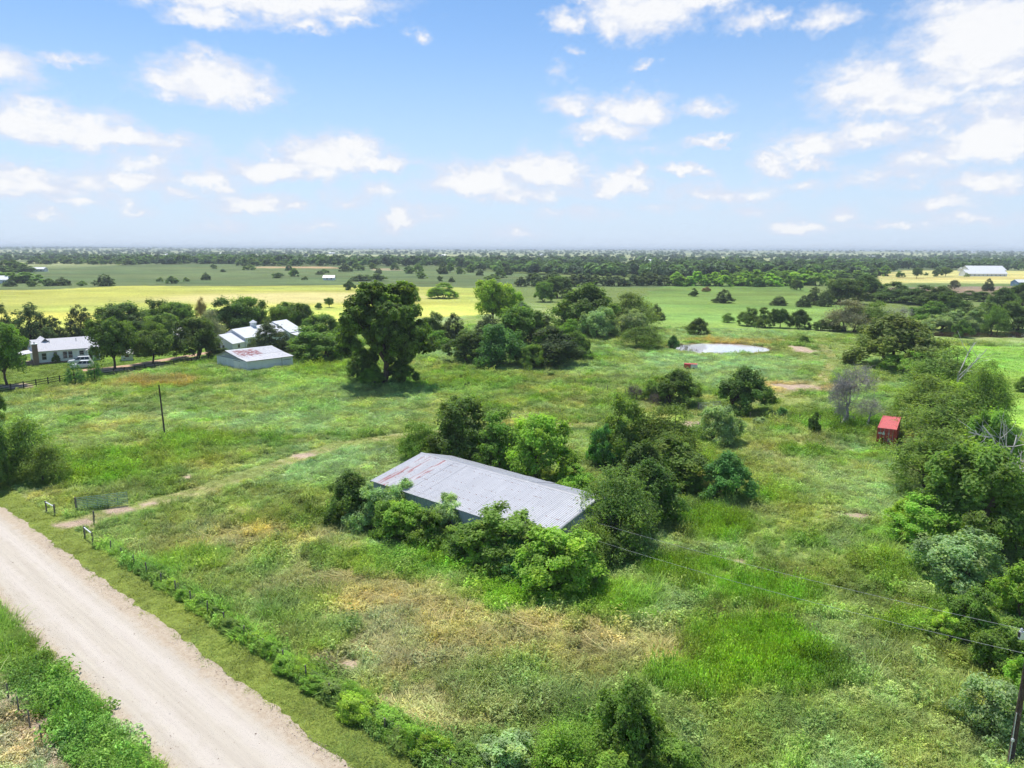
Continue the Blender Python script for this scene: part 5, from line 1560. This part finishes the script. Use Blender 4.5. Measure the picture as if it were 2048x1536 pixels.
# --- the white house
def house():
    ox, oy, yaw = -115.5, 170.5, .72
    L, W, HE, HR = 13.5, 9.0, 3.35, 5.6
    r = empty('white_house', (ox, oy, 0), yaw)
    tag(r, 'low white farmhouse with stone chimney beside two parked cars', 'house')
    roofm = plain('pale_shingle_roof', (.56, .55, .57), .8, .10, 1.2)
    MB().prism([(0, 0), (W, 0), (W, HE), (W / 2, HR - .1), (0, HE)], 0, L, axis='x').build('wall', HOUSEWALL, r)
    MB().box(-.03, L + .03, -.03, W + .03, 0, .35).build('foundation', STONE, r)
    for a, b in (((-.5, HE - .18), (W / 2, HR)), ((W + .5, HE - .18), (W / 2 + .004, HR))):
        m = MB(); slab_roof(m, -.4, L + .4, a, b, .14); rf = m.build('roof', roofm, r)
    g = MB(); g.prism([(-.4, HE - .3), (2.6, HR + .25), (5.6, HE - .3), (5.6, HE - .42), (2.6, HR + .12), (-.4, HE - .42)], W * .35, W + 1.2, axis='y')
    g.build('cross_gable_roof', roofm, r)
    gw = MB(); gw.prism([(0, HE - .3), (2.6, HR + .1), (5.2, HE - .3), (5.2, 0), (0, 0)], W + .02, W + .9, axis='y'); gw.build('gable_wall', HOUSEWALL, r)
    for x in (3.4, 9.2):
        MB().tube([(x, W * .33, HE + 1.0), (x, W * .33, HE + 2.15)], .08, 8).build('vent_pipe', STEEL, r)
    # chimney with a cap and pots, courses of stone as separate blocks
    ch = MB().box(-.75, .35, -.95, -.05, 0, 5.0).build('chimney', STONE, r)
    MB().box(-.9, .5, -1.1, .1, 5.0, 5.15).build('chimney_cap', WHITE, ch)
    MB().tube([(-.2, -.5, 5.15), (-.2, -.5, 5.6)], .16, 10).build('flue', STEEL, ch)
    rs = np.random.RandomState(2)
    bm = MB().box(-.26, .26, -.06, 0, 0, .26).mesh('stone', STONE)
    for k in range(16):
        for q in range(2):
            obj('stone', bm, ch, loc=(-.5 + q * .56 + (.0 if k % 2 else .03), -.952, .1 + k * .305), scale=(1, rs.uniform(.4, 1.4), 1))
    # windows of the front wall
    window(r, 1.6, 1.0, .95, 1.6, 0, panes=(1, 2))
    window(r, 6.0, .95, .9, 1.7, 0, panes=(1, 2)); window(r, 7.15, .95, .9, 1.7, 0, panes=(1, 2))
    window(r, 9.6, 1.5, 1.0, 1.05, 0, panes=(1, 2)); window(r, 4.0, 1.0, .7, 1.7, 0, panes=(1, 2))
    # gabled entry bay with glass doors
    MB().box(10.6, 13.4, -1.3, -.02, 0, 2.75).build('entry_bay', HOUSEWALL, r)
    m = MB(); m.prism([(10.3, 2.7), (12.0, 3.5), (13.7, 2.7), (13.7, 2.6), (12.0, 3.38), (10.3, 2.6)], -1.7, -.05, axis='y'); m.build('entry_roof', roofm, r)
    for x in (11.3, 12.5):
        d = window(r, x, .15, .9, 2.1, -1.3, panes=(1, 1), name='door')
        MB().box(x + .3, x + .36, -1.41, -1.372, 1.0, 1.2).build('handle', STEEL, d)
    # side porch left of the chimney
    MB().prism([(-4.2, 2.45), (-.45, 3.0), (-.45, 2.88), (-4.2, 2.33)], -.2, 6.5, axis='y').build('porch_roof', roofm, r)
    MB().box(-4.2, -.05, -.2, 6.5, 0, .2).build('porch_floor', STONE, r)
    for y in (0, 3.1, 6.2):
        p = MB().box(-4.05, -3.85, y, y + .2, .9, 2.4).build('porch_post', WHITE, r)
        MB().box(-4.2, -3.7, y - .15, y + .35, .2, .9).build('pier', STONE, p)
    MB().box(8.0, 8.9, -.95, -.15, 0, .85).build('air_conditioner', STEEL, r)
    FOOT.append((ox, oy, yaw, -4.4, L + .3, -1.8, W + 1))
HOUSEWALL = plain('white_house_siding', (.82, .83, .85), .6, .06, .8)
house()

def gable_shed(name, u, v, L, W, he, hr, yaw, label, wall, roof, cat='building', openings=0, wins=0, group=None, z=None):
    g = at(u, v)
    r = empty(name, g, yaw)
    tag(r, label, cat, group)
    MB().prism([(0, -.5), (W, -.5), (W, he), (W / 2, hr - .06), (0, he)], 0, L, axis='x').build('wall', wall, r)
    for a, b in (((-.35, he - .1), (W / 2, hr)), ((W + .35, he - .1), (W / 2 + .004, hr))):
        m = MB(); slab_roof(m, -.3, L + .3, a, b, .12); m.build('roof', roof, r)
    for k in range(openings):
        x = L * (k + .8) / (openings + .6)
        MB().box(x, x + 1.1, -.05, -.01, .9, 1.75).build('window', GLASS, r)
    for k in range(wins): window(r, L * (k + 1) / (wins + 1), .9, .9, 1.1, 0)
    return r

yb = float(math.radians(1))
hb = gable_shed('horse_barn', 1933, 552.5, 46, 14, 3.0, 7.2, yb, 'long white horse barn with a row of stall windows on the yellow field', WHITE, WHITEROOF, 'barn', openings=9)
hb2 = gable_shed('riding_arena', 1938, 547.5, 46, 18, 4.5, 9.6, yb, 'second long white-roofed barn close behind the horse barn', PALESTEEL, WHITEROOF, 'barn', openings=2)
gable_shed('small_house', 1923, 543, 7, 6, 3, 5.2, .3, 'little white house beside the long horse barns', WHITE, WHITEROOF, 'house', wins=2)
gable_shed('blue_shed', 2036, 572, 12, 8, 3, 5.0, .1, 'blue-white shed cut by the frame below the horse barns', plain('blue_wall', (.30, .38, .58), .6, .1, 1), WHITEROOF, 'shed', wins=3)
gable_shed('field_shed', 646, 560.5, 10, 6, 2.4, 4.4, .05, 'tiny white shed alone at the foot of the far hillside', WHITE, WHITEROOF, 'shed', openings=2)
gable_shed('farm_shed', 58, 543.5, 16, 9, 3.2, 5.0, .1, 'low grey-white shed in the trees at the left of the far hillside', PALESTEEL, WHITEROOF, 'shed', openings=3)
gable_shed('edge_house', -12, 567, 10, 9, 3, 6, .2, 'white house half out of frame beside the hayfield', WHITE, WHITEROOF, 'house', wins=2)
gable_shed('yard_shed', 243, 722, 2.6, 3, 1.9, 2.6, .5, 'little white outbuilding half hidden behind the driveway oak', WHITE, WHITEROOF, 'shed', wins=1)
gable_shed('yard_barn', 322, 690, 6, 5, 2.8, 4.6, .5, 'white roofed outbuilding glimpsed between the yard oaks', WHITE, WHITEROOF, 'shed', wins=1)
gable_shed('tank_house', 383, 672, 5, 4, 2.6, 4.4, .8, 'small white roof peeping over the forked oak', WHITE, WHITEROOF, 'shed', wins=1)
gable_shed('hidden_shed', 660, 690, 5.5, 4, 2.4, 3.6, .2, 'white tin roof showing above the thicket left of the giant oak', WHITE, WHITEROOF, 'shed', openings=1)
FARB = [(1022, 520, 20), (1285, 526, 22), (1300, 527, 16), (1335, 533, 12), (180, 514, 16), (330, 512, 30), (350, 512, 26), (180, 518, 12), (440, 509, 40), (600, 509, 40), (655, 508, 36), (265, 507, 40), (1660, 514, 60), (1735, 516, 50), (1210, 508, 60), (1485, 508, 50), (1530, 508, 60), (880, 513, 22), (1850, 513, 18), (1940, 506, 40), (1998, 506, 60), (75, 512, 16), (720, 513, 24), (1080, 511, 26)]
FARB = sorted(FARB)[::2]
for i, (u, v, L) in enumerate(FARB):
    gable_shed('far_building', u, v, L, L * .5, 4.5, 7.5, .15 * ((i % 5) - 2), 'pale far-off roof in the hazy woodland, %s counted from the left' % number_word(i), WHITE, WHITEROOF, 'building', group='far roofs in the woodland')

# ------------------------------------------------------------------ red shipping container
def container():
    g0 = (53.29, 100.5)
    L, W, H = 9.2, 2.5, 2.64
    r = empty('shipping_container', (g0[0], g0[1], 0), -.5529)
    tag(r, 'faded red shipping container half under the overhanging trees', 'container')
    def corr(p0, p1, n, z0, z1, depth_):
        p0 = np.array(p0, float); p1 = np.array(p1, float); d = p1 - p0; nn = np.array([d[1], -d[0]]) / np.linalg.norm(d)
        V = []
        for k in range(n):
            for f, h in ((0, 0), (.2, -1), (.5, -1), (.7, 0)):
                q = p0 + d * (k + f) / n + nn * h * depth_
                V += [(q[0], q[1], z0), (q[0], q[1], z1)]
        V += [(p1[0], p1[1], z0), (p1[0], p1[1], z1)]
        return V, [(2 * i, 2 * i + 2, 2 * i + 3, 2 * i + 1) for i in range(len(V) // 2 - 1)]
    for a, b, n in (((0.03, L - .1), (0.03, .1), 30), ((W - .03, .1), (W - .03, L - .1), 30), ((W - .1, L - .03), (.1, L - .03), 8)):
        V, Fs = corr(a, b, n, .14, H - .1, .036)
        obj('side_panel', mesh('side_panel', V, Fs, REDMETAL), r)
    V = []; Fs = []
    n = 30
    for k in range(n):
        for f, h in ((0, 0), (.25, 1), (.5, 1), (.75, 0)):
            y = .1 + (L - .2) * (k + f) / n
            V += [(.05, y, H - .06 + h * .025), (W - .05, y, H - .06 + h * .025)]
    Fs = [(2 * i, 2 * i + 1, 2 * i + 3, 2 * i + 2) for i in range(len(V) // 2 - 1)]
    obj('roof', mesh('container_roof', V, Fs, REDROOF), r)
    for x in (0, W - .14):
        for y in (0, L - .14): MB().box(x, x + .14, y, y + .14, 0, H).build('corner_post', REDMETAL, r)
        MB().box(x, x + .12, .14, L - .14, H - .10, H - .001).build('top_rail', REDROOF, r)
        MB().box(x, x + .12, .14, L - .14, .02, .14).build('bottom_rail', REDMETAL, r)
    for y in (.0, L - .12):
        MB().box(.14, W - .14, y, y + .12, H - .12, H + .001).build('header', REDROOF, r)
        MB().box(.14, W - .14, y, y + .12, .02, .14).build('sill', REDMETAL, r)
    MB().box(.1, W - .1, .1, L - .1, .10, .14).build('floor', POSTWOOD, r)
    decal = plain('white_decal', (.72, .70, .70), .7, .25, 9); pink = plain('pink_decal', (.50, .30, .30), .7, .5, 7)
    for s in range(2):
        x0 = .15 + s * 1.105
        d = MB().box(x0, x0 + 1.09, .03, .07, .15, H - .13).build('door', REDMETAL, r)
        for k in range(5): MB().box(x0 + .04, x0 + 1.05, .012, .029, .28 + k * .45, .28 + k * .45 + .22).build('door_rib', REDMETAL, d)
        for q in (.28, .80):
            b = MB().tube([(x0 + q, -.03, .12), (x0 + q, -.03, H - .08)], .025, 8); b.build('locking_bar', STEEL, d)
            MB().box(x0 + q - .02, x0 + q + .2, -.055, -.03, 1.0, 1.05).build('bar_handle', STEEL, d)
        if s == 0:
            MB().box(x0 + .03, x0 + .46, -.002, .010, 1.72, 1.98).build('decal', decal, d)
            MB().box(x0 + .54, x0 + .88, -.002, .010, 1.66, 1.95).build('decal', decal, d)
            MB().box(x0 + .64, x0 + .76, -.002, .010, 1.95, 2.15).build('decal', decal, d)
            MB().box(x0 + .52, x0 + .80, -.004, .010, .82, 1.20).build('dark_patch', REDDARK, d)
        else:
            MB().box(x0 + .12, x0 + .36, -.002, .010, 1.75, 2.05).build('decal', pink, d)
            MB().box(x0 + .12, x0 + .62, -.002, .010, .65, 1.2).build('decal', pink, d)
    FOOT.append((g0[0], g0[1], -.5529, -.1, W + .1, -.1, L + .1))
container()

# ------------------------------------------------------------------ cars
def loft(mb, stations):
    """closed rings joined along x"""
    n = len(stations[0])
    V = [p for st in stations for p in st]
    Fs = []
    for i in range(len(stations) - 1):
        for k in range(n): Fs.append((i * n + k, i * n + (k + 1) % n, (i + 1) * n + (k + 1) % n, (i + 1) * n + k))
    Fs += [tuple(reversed(range(n))), tuple((len(stations) - 1) * n + k for k in range(n))]
    return mb.add(V, Fs)

def car(name, u, v, yaw, label, pickup=False):
    g = at(u, v)
    r = empty(name, g, yaw)
    tag(r, label, 'car', 'cars parked by the house')
    hw = .94
    def ring(x, z0, z1, w, tuck=.06):
        return [(x, -w + tuck, z0), (x, w - tuck, z0), (x, w, z0 + .22), (x, w, z1 - .12), (x, w - tuck, z1), (x, -w + tuck, z1), (x, -w, z1 - .12), (x, -w, z0 + .22)]
    body = MB()
    hood = 1.02
    st = [ring(-2.40, .45, .80, hw - .12), ring(-2.28, .32, .95, hw - .03), ring(-1.3, .28, hood, hw), ring(-.9, .28, hood + .05, hw), ring(1.2, .28, 1.06, hw), ring(2.25, .30, 1.05, hw - .02), ring(2.40, .40, .95, hw - .1)]
    loft(body, st).build('body', CARWHITE, r)
    x0, x1, xr = (-1.05, .75, .9) if pickup else (-1.05, 2.1, 2.3)
    def cab(x, z, w): return [(x, -w, z), (x, w, z)]
    c = MB()
    top = 1.80
    V = [(x0, -.86, 1.04), (x0, .86, 1.04), (x0 + .75, .70, top), (x0 + .75, -.70, top), (xr, -.86, 1.04), (xr, .86, 1.04), (x1, .70, top), (x1, -.70, top)]
    c.add(V, [(0, 1, 2, 3), (3, 2, 6, 7), (7, 6, 5, 4), (1, 5, 6, 2), (0, 3, 7, 4), (0, 4, 5, 1)])
    cab_o = c.build('cab', CARWHITE, r)
    def side(sx, fa, fb):
        w = MB()
        P = []
        for z, f in ((.12, fa), (.12, fb), (.88, fb), (.88, fa)):
            zz = 1.04 + (top - 1.04) * z
            xa = x0 + .75 * z + .12; xb = xr + (x1 - xr) * z - .12
            yy = (.86 + (.70 - .86) * z + .012) * sx
            P.append((xa + (xb - xa) * f, yy, zz))
        Q = [(p[0], p[1] + .01 * sx, p[2]) for p in P]
        w.add(P + Q, [(0, 1, 2, 3), (7, 6, 5, 4), (0, 4, 5, 1), (1, 5, 6, 2), (2, 6, 7, 3), (3, 7, 4, 0)]).build('side_window', GLASS, r)
    for sx in (-1, 1):
        parts = ((.0, .47), (.53, 1.0)) if pickup else ((.0, .30), (.34, .64), (.68, 1.0))
        for fa, fb in parts: side(sx, fa, fb)
    ws = MB(); ws.add([(x0 + .06, -.74, 1.12), (x0 + .06, .74, 1.12), (x0 + .66, .62, top - .08), (x0 + .66, -.62, top - .08), (x0 + .04, -.74, 1.13), (x0 + .04, .74, 1.13), (x0 + .64, .62, top - .07), (x0 + .64, -.62, top - .07)], [(7, 6, 5, 4), (0, 1, 2, 3), (0, 4, 5, 1), (2, 6, 7, 3)])
    ws.build('windscreen', GLASS, r)
    for x in (-1.5, 1.45):
        for y in (-.82, .82):
            w = MB().tube([(x, y - .11, .36), (x, y + .11, .36)], .36, 16).build('wheel', BLACK, r)
            s = 1 if y > 0 else -1
            MB().tube([(x, y + s * .08, .36), (x, y + s * .125, .36)], .21, 12).build('rim', STEEL, w)
    for y in (-.62, .62):
        MB().box(-2.42, -2.34, y - .2, y + .2, .68, .84).build('headlight', PALESTEEL, r)
        MB().box(2.36, 2.42, y - .14, y + .14, .72, .92).build('tail_light', REDMETAL, r)
    MB().box(-2.46, -2.36, -.8, .8, .40, .55).build('bumper', STEEL, r)
    MB().box(2.38, 2.47, -.8, .8, .40, .55).build('bumper', STEEL, r)
    if pickup:
        bed = MB().box(1.0, 2.3, -.78, .78, 1.03, 1.075).build('bed', BLACK, r)
    return r
car('parked_suv', 165, 736, .32, 'white sport utility car parked nearest the young pines')
car('parked_car', 160, 727.5, .42, 'second white car parked behind the nearer one, against the house')

# ------------------------------------------------------------------ utility poles and wires
def pole(name, base, top, r0, label):
    r = empty(name, (base[0], base[1], base[2]))
    tag(r, label, 'utility pole')
    b = np.zeros(3); t = np.array(top) - np.array(base)
    MB().tube([b + (0, 0, -.3), t * .33, t * .66, t], [r0, r0 * .93, r0 * .86, r0 * .78], 14).build('pole', POLEWOOD, r, True)
    return r, t
POLEWOOD = plain('creosote_pole', (.085, .058, .047), .9, .5, 5, bump=.4, stain=(.20, .15, .12), stain_amt=.35, stain_scale=3)
pb = flat_at(2018, 1540)
pz = topz((pb[0], pb[1], 0), 1266)
ptop = np.array([pb[0] + .10, pb[1], pz])
pr, t = pole('utility_pole', pb, ptop, .155, 'dark wooden utility pole with fuse cutout at the frame edge')
# parts near the top, in the pole's own frame
br = MB().tube([t + (-.05, 0, -.30), t + (-.42, -.05, -.18)], .022, 6); br.build('bracket', STEEL, pr)
cut = MB().box(t[0] - .64, t[0] - .44, -.10, .08, t[2] - .34, t[2] + .10); co = cut.build('fuse_cutout', PALESTEEL, pr)
MB().box(t[0] - .70, t[0] - .641, -.06, .04, t[2] - .22, t[2] + .04).build('fuse_tube', DARKWOOD, co)
MB().tube([t + (-.55, 0, .1), t + (-.56, 0, .2), t + (-.55, 0, .28)], [.05, .07, .03], 8).build('insulator', PALESTEEL, co)
MB().tube([t + (0, 0, -.02), t + (0, 0, .09), t + (0, 0, .17)], [.06, .09, .04], 8).build('insulator', PALESTEEL, pr)
MB().tube([t * .86 + (-.16, -.05, 0), t * .86 + (-.24, -.08, .02)], .05, 8).build('insulator', PALESTEEL, pr)
MB().tube([(-.17, -.14, 0), (-.18, -.15, 3.6)], .025, 6).build('conduit', PALESTEEL, pr)
MB().box(-.24, -.12, -.22, -.12, 1.9, 2.05).build('conduit_clamp', PALESTEEL, pr)
WIRE = plain('wire_aluminium', (.45, .46, .45), .5, .1, 3)
def wire(name, a, b, sag, label, r=.008):
    pts = []
    a = np.array(a); b = np.array(b)
    for k in range(25):
        f = k / 24
        pts.append(a + (b - a) * f - np.array([0, 0, 4 * sag * f * (1 - f)]) - a)
    o = MB().tube(pts, r, 5).build(name, WIRE, None, loc=tuple(a))
    tag(o, label, 'wire')
def barn_pt(x, y, z):
    return np.array([BX + math.cos(BYAW) * x - math.sin(BYAW) * y, BY + math.sin(BYAW) * x + math.cos(BYAW) * y, z])
wire('power_wire', ptop + (0, 0, .1), barn_pt(BL, 4.7, 3.75), .35, 'upper overhead wire from the utility pole to the barn gable')
wire('service_wire', np.array(pb) + t * .86 + (-.2, -.07, 0), barn_pt(BL, 2.5, 3.2), .45, 'lower overhead wire from the utility pole to the barn gable')
pb2 = at(330, 873)
pz2 = topz(pb2, 770)
pole('field_pole', pb2, (pb2[0] - .22, pb2[1], pz2), .13, 'lone bare pole without wires in the weeds behind the gate')

# ------------------------------------------------------------------ fences and gates
def tube_gate(name, p0, p1, h, rails, mat, label, mesh_bars=3, r=.026):
    p0 = np.array(p0[:2]); p1 = np.array(p1[:2]); L = np.linalg.norm(p1 - p0)
    g = empty(name, (p0[0], p0[1], float(height(*p0))), math.atan2(p1[1] - p0[1], p1[0] - p0[0]))
    tag(g, label, 'gate')
    for k in range(rails):
        z = .18 + (h - .18) * k / (rails - 1)
        MB().tube([(.12, 0, z), (L, 0, z)], r, 6).build('rail', mat, g)
    for k in range(mesh_bars + 2):
        x = .12 + (L - .12) * k / (mesh_bars + 1)
        MB().tube([(x, .03, .15), (x, .03, h + .03)], r * .9, 6).build('upright', mat, g)
    MB().tube([(0, 0, -.2), (0, 0, h + .12)], .085, 8).build('hinge_post', POSTWOOD, g)
    return g
tube_gate('green_gate', at(153, 1023), at(256, 1010), 1.5, 8, GREENSTEEL, 'open green tube gate at the field entrance by the road', 4, .03)
tube_gate('far_gate', at(1396, 822), at(1440, 818), 1.4, 6, PALESTEEL, 'pale tube gate between the far bushes', 2)

def hbrace(name, p0, p1, label):
    g = empty(name, (p0[0], p0[1], 0), math.atan2(p1[1] - p0[1], p1[0] - p0[0]))
    L = float(np.linalg.norm(np.array(p1[:2]) - np.array(p0[:2])))
    tag(g, label, 'fence brace')
    MB().tube([(0, 0, -.3), (0, 0, 1.15)], .08, 10).build('post', POSTWOOD, g)
    MB().tube([(L, 0, -.3), (L, 0, 1.2)], .085, 10).build('post', POSTWOOD, g)
    MB().tube([(.05, 0, 1.02), (L - .05, 0, .96)], .055, 8).build('rail', WHITE, g)
hbrace('corner_brace', at(93, 1022), at(110, 1030), 'corner brace of two posts and a white rail beyond the gate opening')
hbrace('gate_brace', at(170, 1074), at(186, 1086), 'post brace with white rail on the near side of the gate opening')
gp = at(188, 1046)
o = MB(); o.tube([(0, 0, -.3), (.06, 0, 1.3)], .085, 10)
tag(o.build('gate_post', POSTWOOD, None, loc=tuple(gp)), 'single leaning grey post at the edge of the gate opening', 'post')

def wire_fence(name, pts, step, h, post_mat, post_r, label, strands=4, steel=False, tilt=.05, seed=0):
    rs = np.random.RandomState(seed)
    o = np.array(pts[0][:2])
    r = empty(name, (o[0], o[1], 0))
    tag(r, label, 'fence')
    pl = []
    for a, b in zip(pts[:-1], pts[1:]):
        a = np.array(a[:2]); b = np.array(b[:2]); L = np.linalg.norm(b - a); n = max(1, round(L / step))
        for k in range(n): pl.append(a + (b - a) * k / n)
    pl.append(np.array(pts[-1][:2]))
    for p in pl:
        q = p - o
        z = float(height(*p))
        tx, ty = rs.normal() * tilt, rs.normal() * tilt
        m = MB()
        if steel:
            m.box(q[0] - .02, q[0] + .02, q[1] - .03, q[1] + .03, z - .2, z + h); m.box(q[0] - .035, q[0] + .035, q[1] + .031, q[1] + .04, z - .2, z + h)
        else: m.tube([(q[0], q[1], z - .2), (q[0] + tx * h, q[1] + ty * h, z + h * rs.uniform(.9, 1.1))], [post_r, post_r * .9], 8)
        m.build('post', post_mat, r)
    for k in range(strands):
        zz = h * (.28 + .68 * k / max(1, strands - 1))
        MB().tube([(p[0] - o[0], p[1] - o[1], float(height(*p)) + zz) for p in pl], .004, 3).build('strand', POSTWOOD, r)
    return r
wire_fence('roadside_fence', [on_road(22.5, 2.95), on_road(78, 2.95)], 2.6, 1.15, POSTWOOD, .055, 'wire fence with weathered posts swallowed by the roadside hedge', seed=1)
wire_fence('near_fence', [on_road(10, -ROAD_W - 3.3), on_road(48, -ROAD_W - 3.3)], 2.05, 1.35, POSTWOOD, .05, 'thin steel-post wire fence on the near side of the road', 4, True, seed=2)
wire_fence('back_fence', [at(1442, 822), at(1500, 838), at(1600, 842), at(1680, 850)], 4.0, 1.2, POSTWOOD, .07, 'grey wire fence behind the weeds past the far gate', seed=3)
wire_fence('pasture_fence', [at(1150, 768), at(1250, 790), at(1330, 812), at(1396, 822)], 5.0, 1.2, POSTWOOD, .06, 'old wire fence running to the far gate from the thicket', seed=4)

def board_fence():
    pts = [at(-60, 796), at(120, 764), at(228, 750), at(330, 735), at(400, 724), at(434, 718)]
    o = np.array(pts[0][:2])
    r = empty('board_fence', (o[0], o[1], 0))
    tag(r, 'dark three-board fence along the homestead lawn', 'fence')
    pl = []
    for a, b in zip(pts[:-1], pts[1:]):
        a = np.array(a[:2]); b = np.array(b[:2]); n = max(1, round(np.linalg.norm(b - a) / 2.6))
        for k in range(n): pl.append(a + (b - a) * k / n)
    pl.append(np.array(pts[-1][:2]))
    post = MB().box(-.075, .075, -.075, .075, -.3, 1.45).mesh('post', DARKWOOD)
    for p in pl: obj('post', post, r, loc=(p[0] - o[0], p[1] - o[1], 0))
    for a, b in zip(pl[:-1], pl[1:]):
        L = float(np.linalg.norm(b - a)); ang = math.atan2(b[1] - a[1], b[0] - a[0])
        me = MB().box(.0, L, -.118, -.078, -.06, .06).mesh('board', DARKWOOD)
        for z in (.35, .80, 1.25): obj('board', me, r, loc=(a[0] - o[0], a[1] - o[1], z), rot=(0, 0, ang))
board_fence()

# ------------------------------------------------------------------ small things
def junk_trailer():
    g = at(1381, 739)
    r = empty('rusty_trailer', g, -.25)
    tag(r, 'small rusty box trailer abandoned in the weeds before the pale pond', 'trailer')
    MB().box(-1.5, 1.5, -.8, .8, .45, .55).build('floor', REDDARK, r)
    MB().box(-1.5, -.05, -.86, -.801, .45, 1.35).build('side_board', REDMETAL, r)
    MB().box(.05, 1.5, -.86, -.801, .45, 1.35).build('side_board', PALESTEEL, r)
    MB().box(-1.5, 1.5, .801, .86, .45, 1.35).build('side_board', REDDARK, r)
    MB().box(1.501, 1.55, -.8, .8, .45, 1.4).build('end_board', PALESTEEL, r)
    MB().box(-1.55, -1.501, -.8, .8, .45, 1.4).build('end_board', REDDARK, r)
    MB().box(-1.5, 1.5, -.8, .8, 1.352, 1.40).build('lid', REDMETAL, r)
    for x in (-.7, .7):
        for y in (-.9, .9): MB().tube([(x, y - .08, .32), (x, y + .08, .32)], .32, 14).build('wheel', BLACK, r)
    MB().box(1.55, 2.5, -.05, .05, .42, .52).build('drawbar', POSTWOOD, r)
junk_trailer()
def lean_stump(u, v):
    g = at(u, v)
    o = MB(); o.tube([(0, 0, -.2), (.5, .1, 1.4), (1.5, .2, 3.4), (2.2, .3, 5.0)], [.42, .34, .27, .2], 10)
    tag(o.build('leaning_trunk', plain('pale_bark', (.30, .22, .16), .9, .4, 3, bump=.5), None, True, loc=tuple(g)), 'bare pale trunk leaning at the meadow edge above the vine mound', 'tree trunk')
lean_stump(1938, 1092)

def reeds():
    rs = np.random.RandomState(31)
    m = MB()
    for k in range(150):
        a = rs.uniform(2.3, 3.9) if k < 90 else rs.uniform(0, 6.28)
        q = rs.uniform(.62, 1.0) if k < 90 else rs.uniform(.97, 1.06)
        x, y = POND_C[0] + POND_R[0] * q * math.cos(a), POND_C[1] + POND_R[1] * q * math.sin(a)
        for j in range(6):
            dx, dy = rs.normal() * .25, rs.normal() * .25
            h = rs.uniform(.5, 1.3)
            m.add([(x + dx - .03, y + dy, -.5), (x + dx + .03, y + dy, -.5), (x + dx + rs.normal() * .25, y + dy + rs.normal() * .2, h - .3)], [(0, 1, 2)])
    tag(m.build('pond_reeds', plain('reed_stems', (.16, .15, .06), .8, .5, 3), None), 'brown reeds standing in the edge of the pale pond', 'reeds', kind='stuff')
reeds()
def road_stones():
    STN = bpy.data.collections.new('loose_stones')
    rs = np.random.RandomState(17)
    for k in range(3):
        V = unit(np.array([(1, 0, 0), (-1, 0, 0), (0, 1, 0), (0, -1, 0), (0, 0, 1), (0, 0, -.6), (.7, .7, .2), (-.6, .7, .3)], float)) * rs.uniform(.6, 1.1, (8, 1)) * np.array([1, .8, .6])
        import bmesh
        bm = bmesh.new()
        for v in V: bm.verts.new(v)
        bmesh.ops.convex_hull(bm, input=bm.verts)
        me = bpy.data.meshes.new('stone_%d' % k); bm.to_mesh(me); bm.free()
        me.materials.append(STONEMAT)
        STN.objects.link(bpy.data.objects.new('stone_%d' % k, me))
    n = 5200
    s = rs.uniform(14, 74, n)
    side = rs.uniform(size=n)
    t = np.where(side < .45, -np.abs(rs.normal(size=n)) * .55 + .1, np.where(side < .9, -ROAD_W + np.abs(rs.normal(size=n)) * .6, rs.uniform(-ROAD_W, 0, n)))
    x = ROAD_A[0] + RD[0] * s + RN[0] * t; y = ROAD_A[1] + RD[1] * s + RN[1] * t
    f = np.clip(-t / ROAD_W, 0, 1)
    z = .012 + .10 * np.sin(math.pi * f) ** .8
    sz = rs.uniform(.02, .055, n) * np.where(rs.uniform(size=n) < .06, 1.8, 1)
    c = np.array([(.30, .22, .17), (.42, .34, .28), (.20, .15, .12), (.50, .44, .38)])[rs.randint(0, 4, n)]
    scatter('loose_gravel', scatter_tree('stone_scatter', STN), np.stack([x, y, z], 1), np.stack([rs.normal(size=n) * .3, rs.normal(size=n) * .3, rs.uniform(0, 6.28, n)], 1),
            np.stack([sz, sz, sz], 1), rs.randint(0, 3, n), c, 'loose stones along the edges of the gravel road', 'gravel')
STONEMAT, _N = new_mat('loose_stone')
finish(_N, _N.n('ShaderNodeBsdfPrincipled', {'Base Color': _N.n('ShaderNodeAttribute', attribute_name='tint', attribute_type='INSTANCER').outputs['Color'], 'Roughness': .9}).outputs[0])
road_stones()
make_plants(170000)

# ------------------------------------------------------------------ haze
def haze():
    m, N = new_mat('haze_air')
    v = N.n('ShaderNodeVolumePrincipled', {'Color': (.84, .93, 1.0, 1), 'Density': .00014, 'Anisotropy': 0.0})
    N.n('ShaderNodeOutputMaterial', {'Volume': v.outputs[0]})
    o = MB().box(-17200, 17200, -17200, 17200, -6, 47).build('haze', m, None)
    tag(o, 'pale summer haze over the land', 'haze', kind='stuff')
haze()
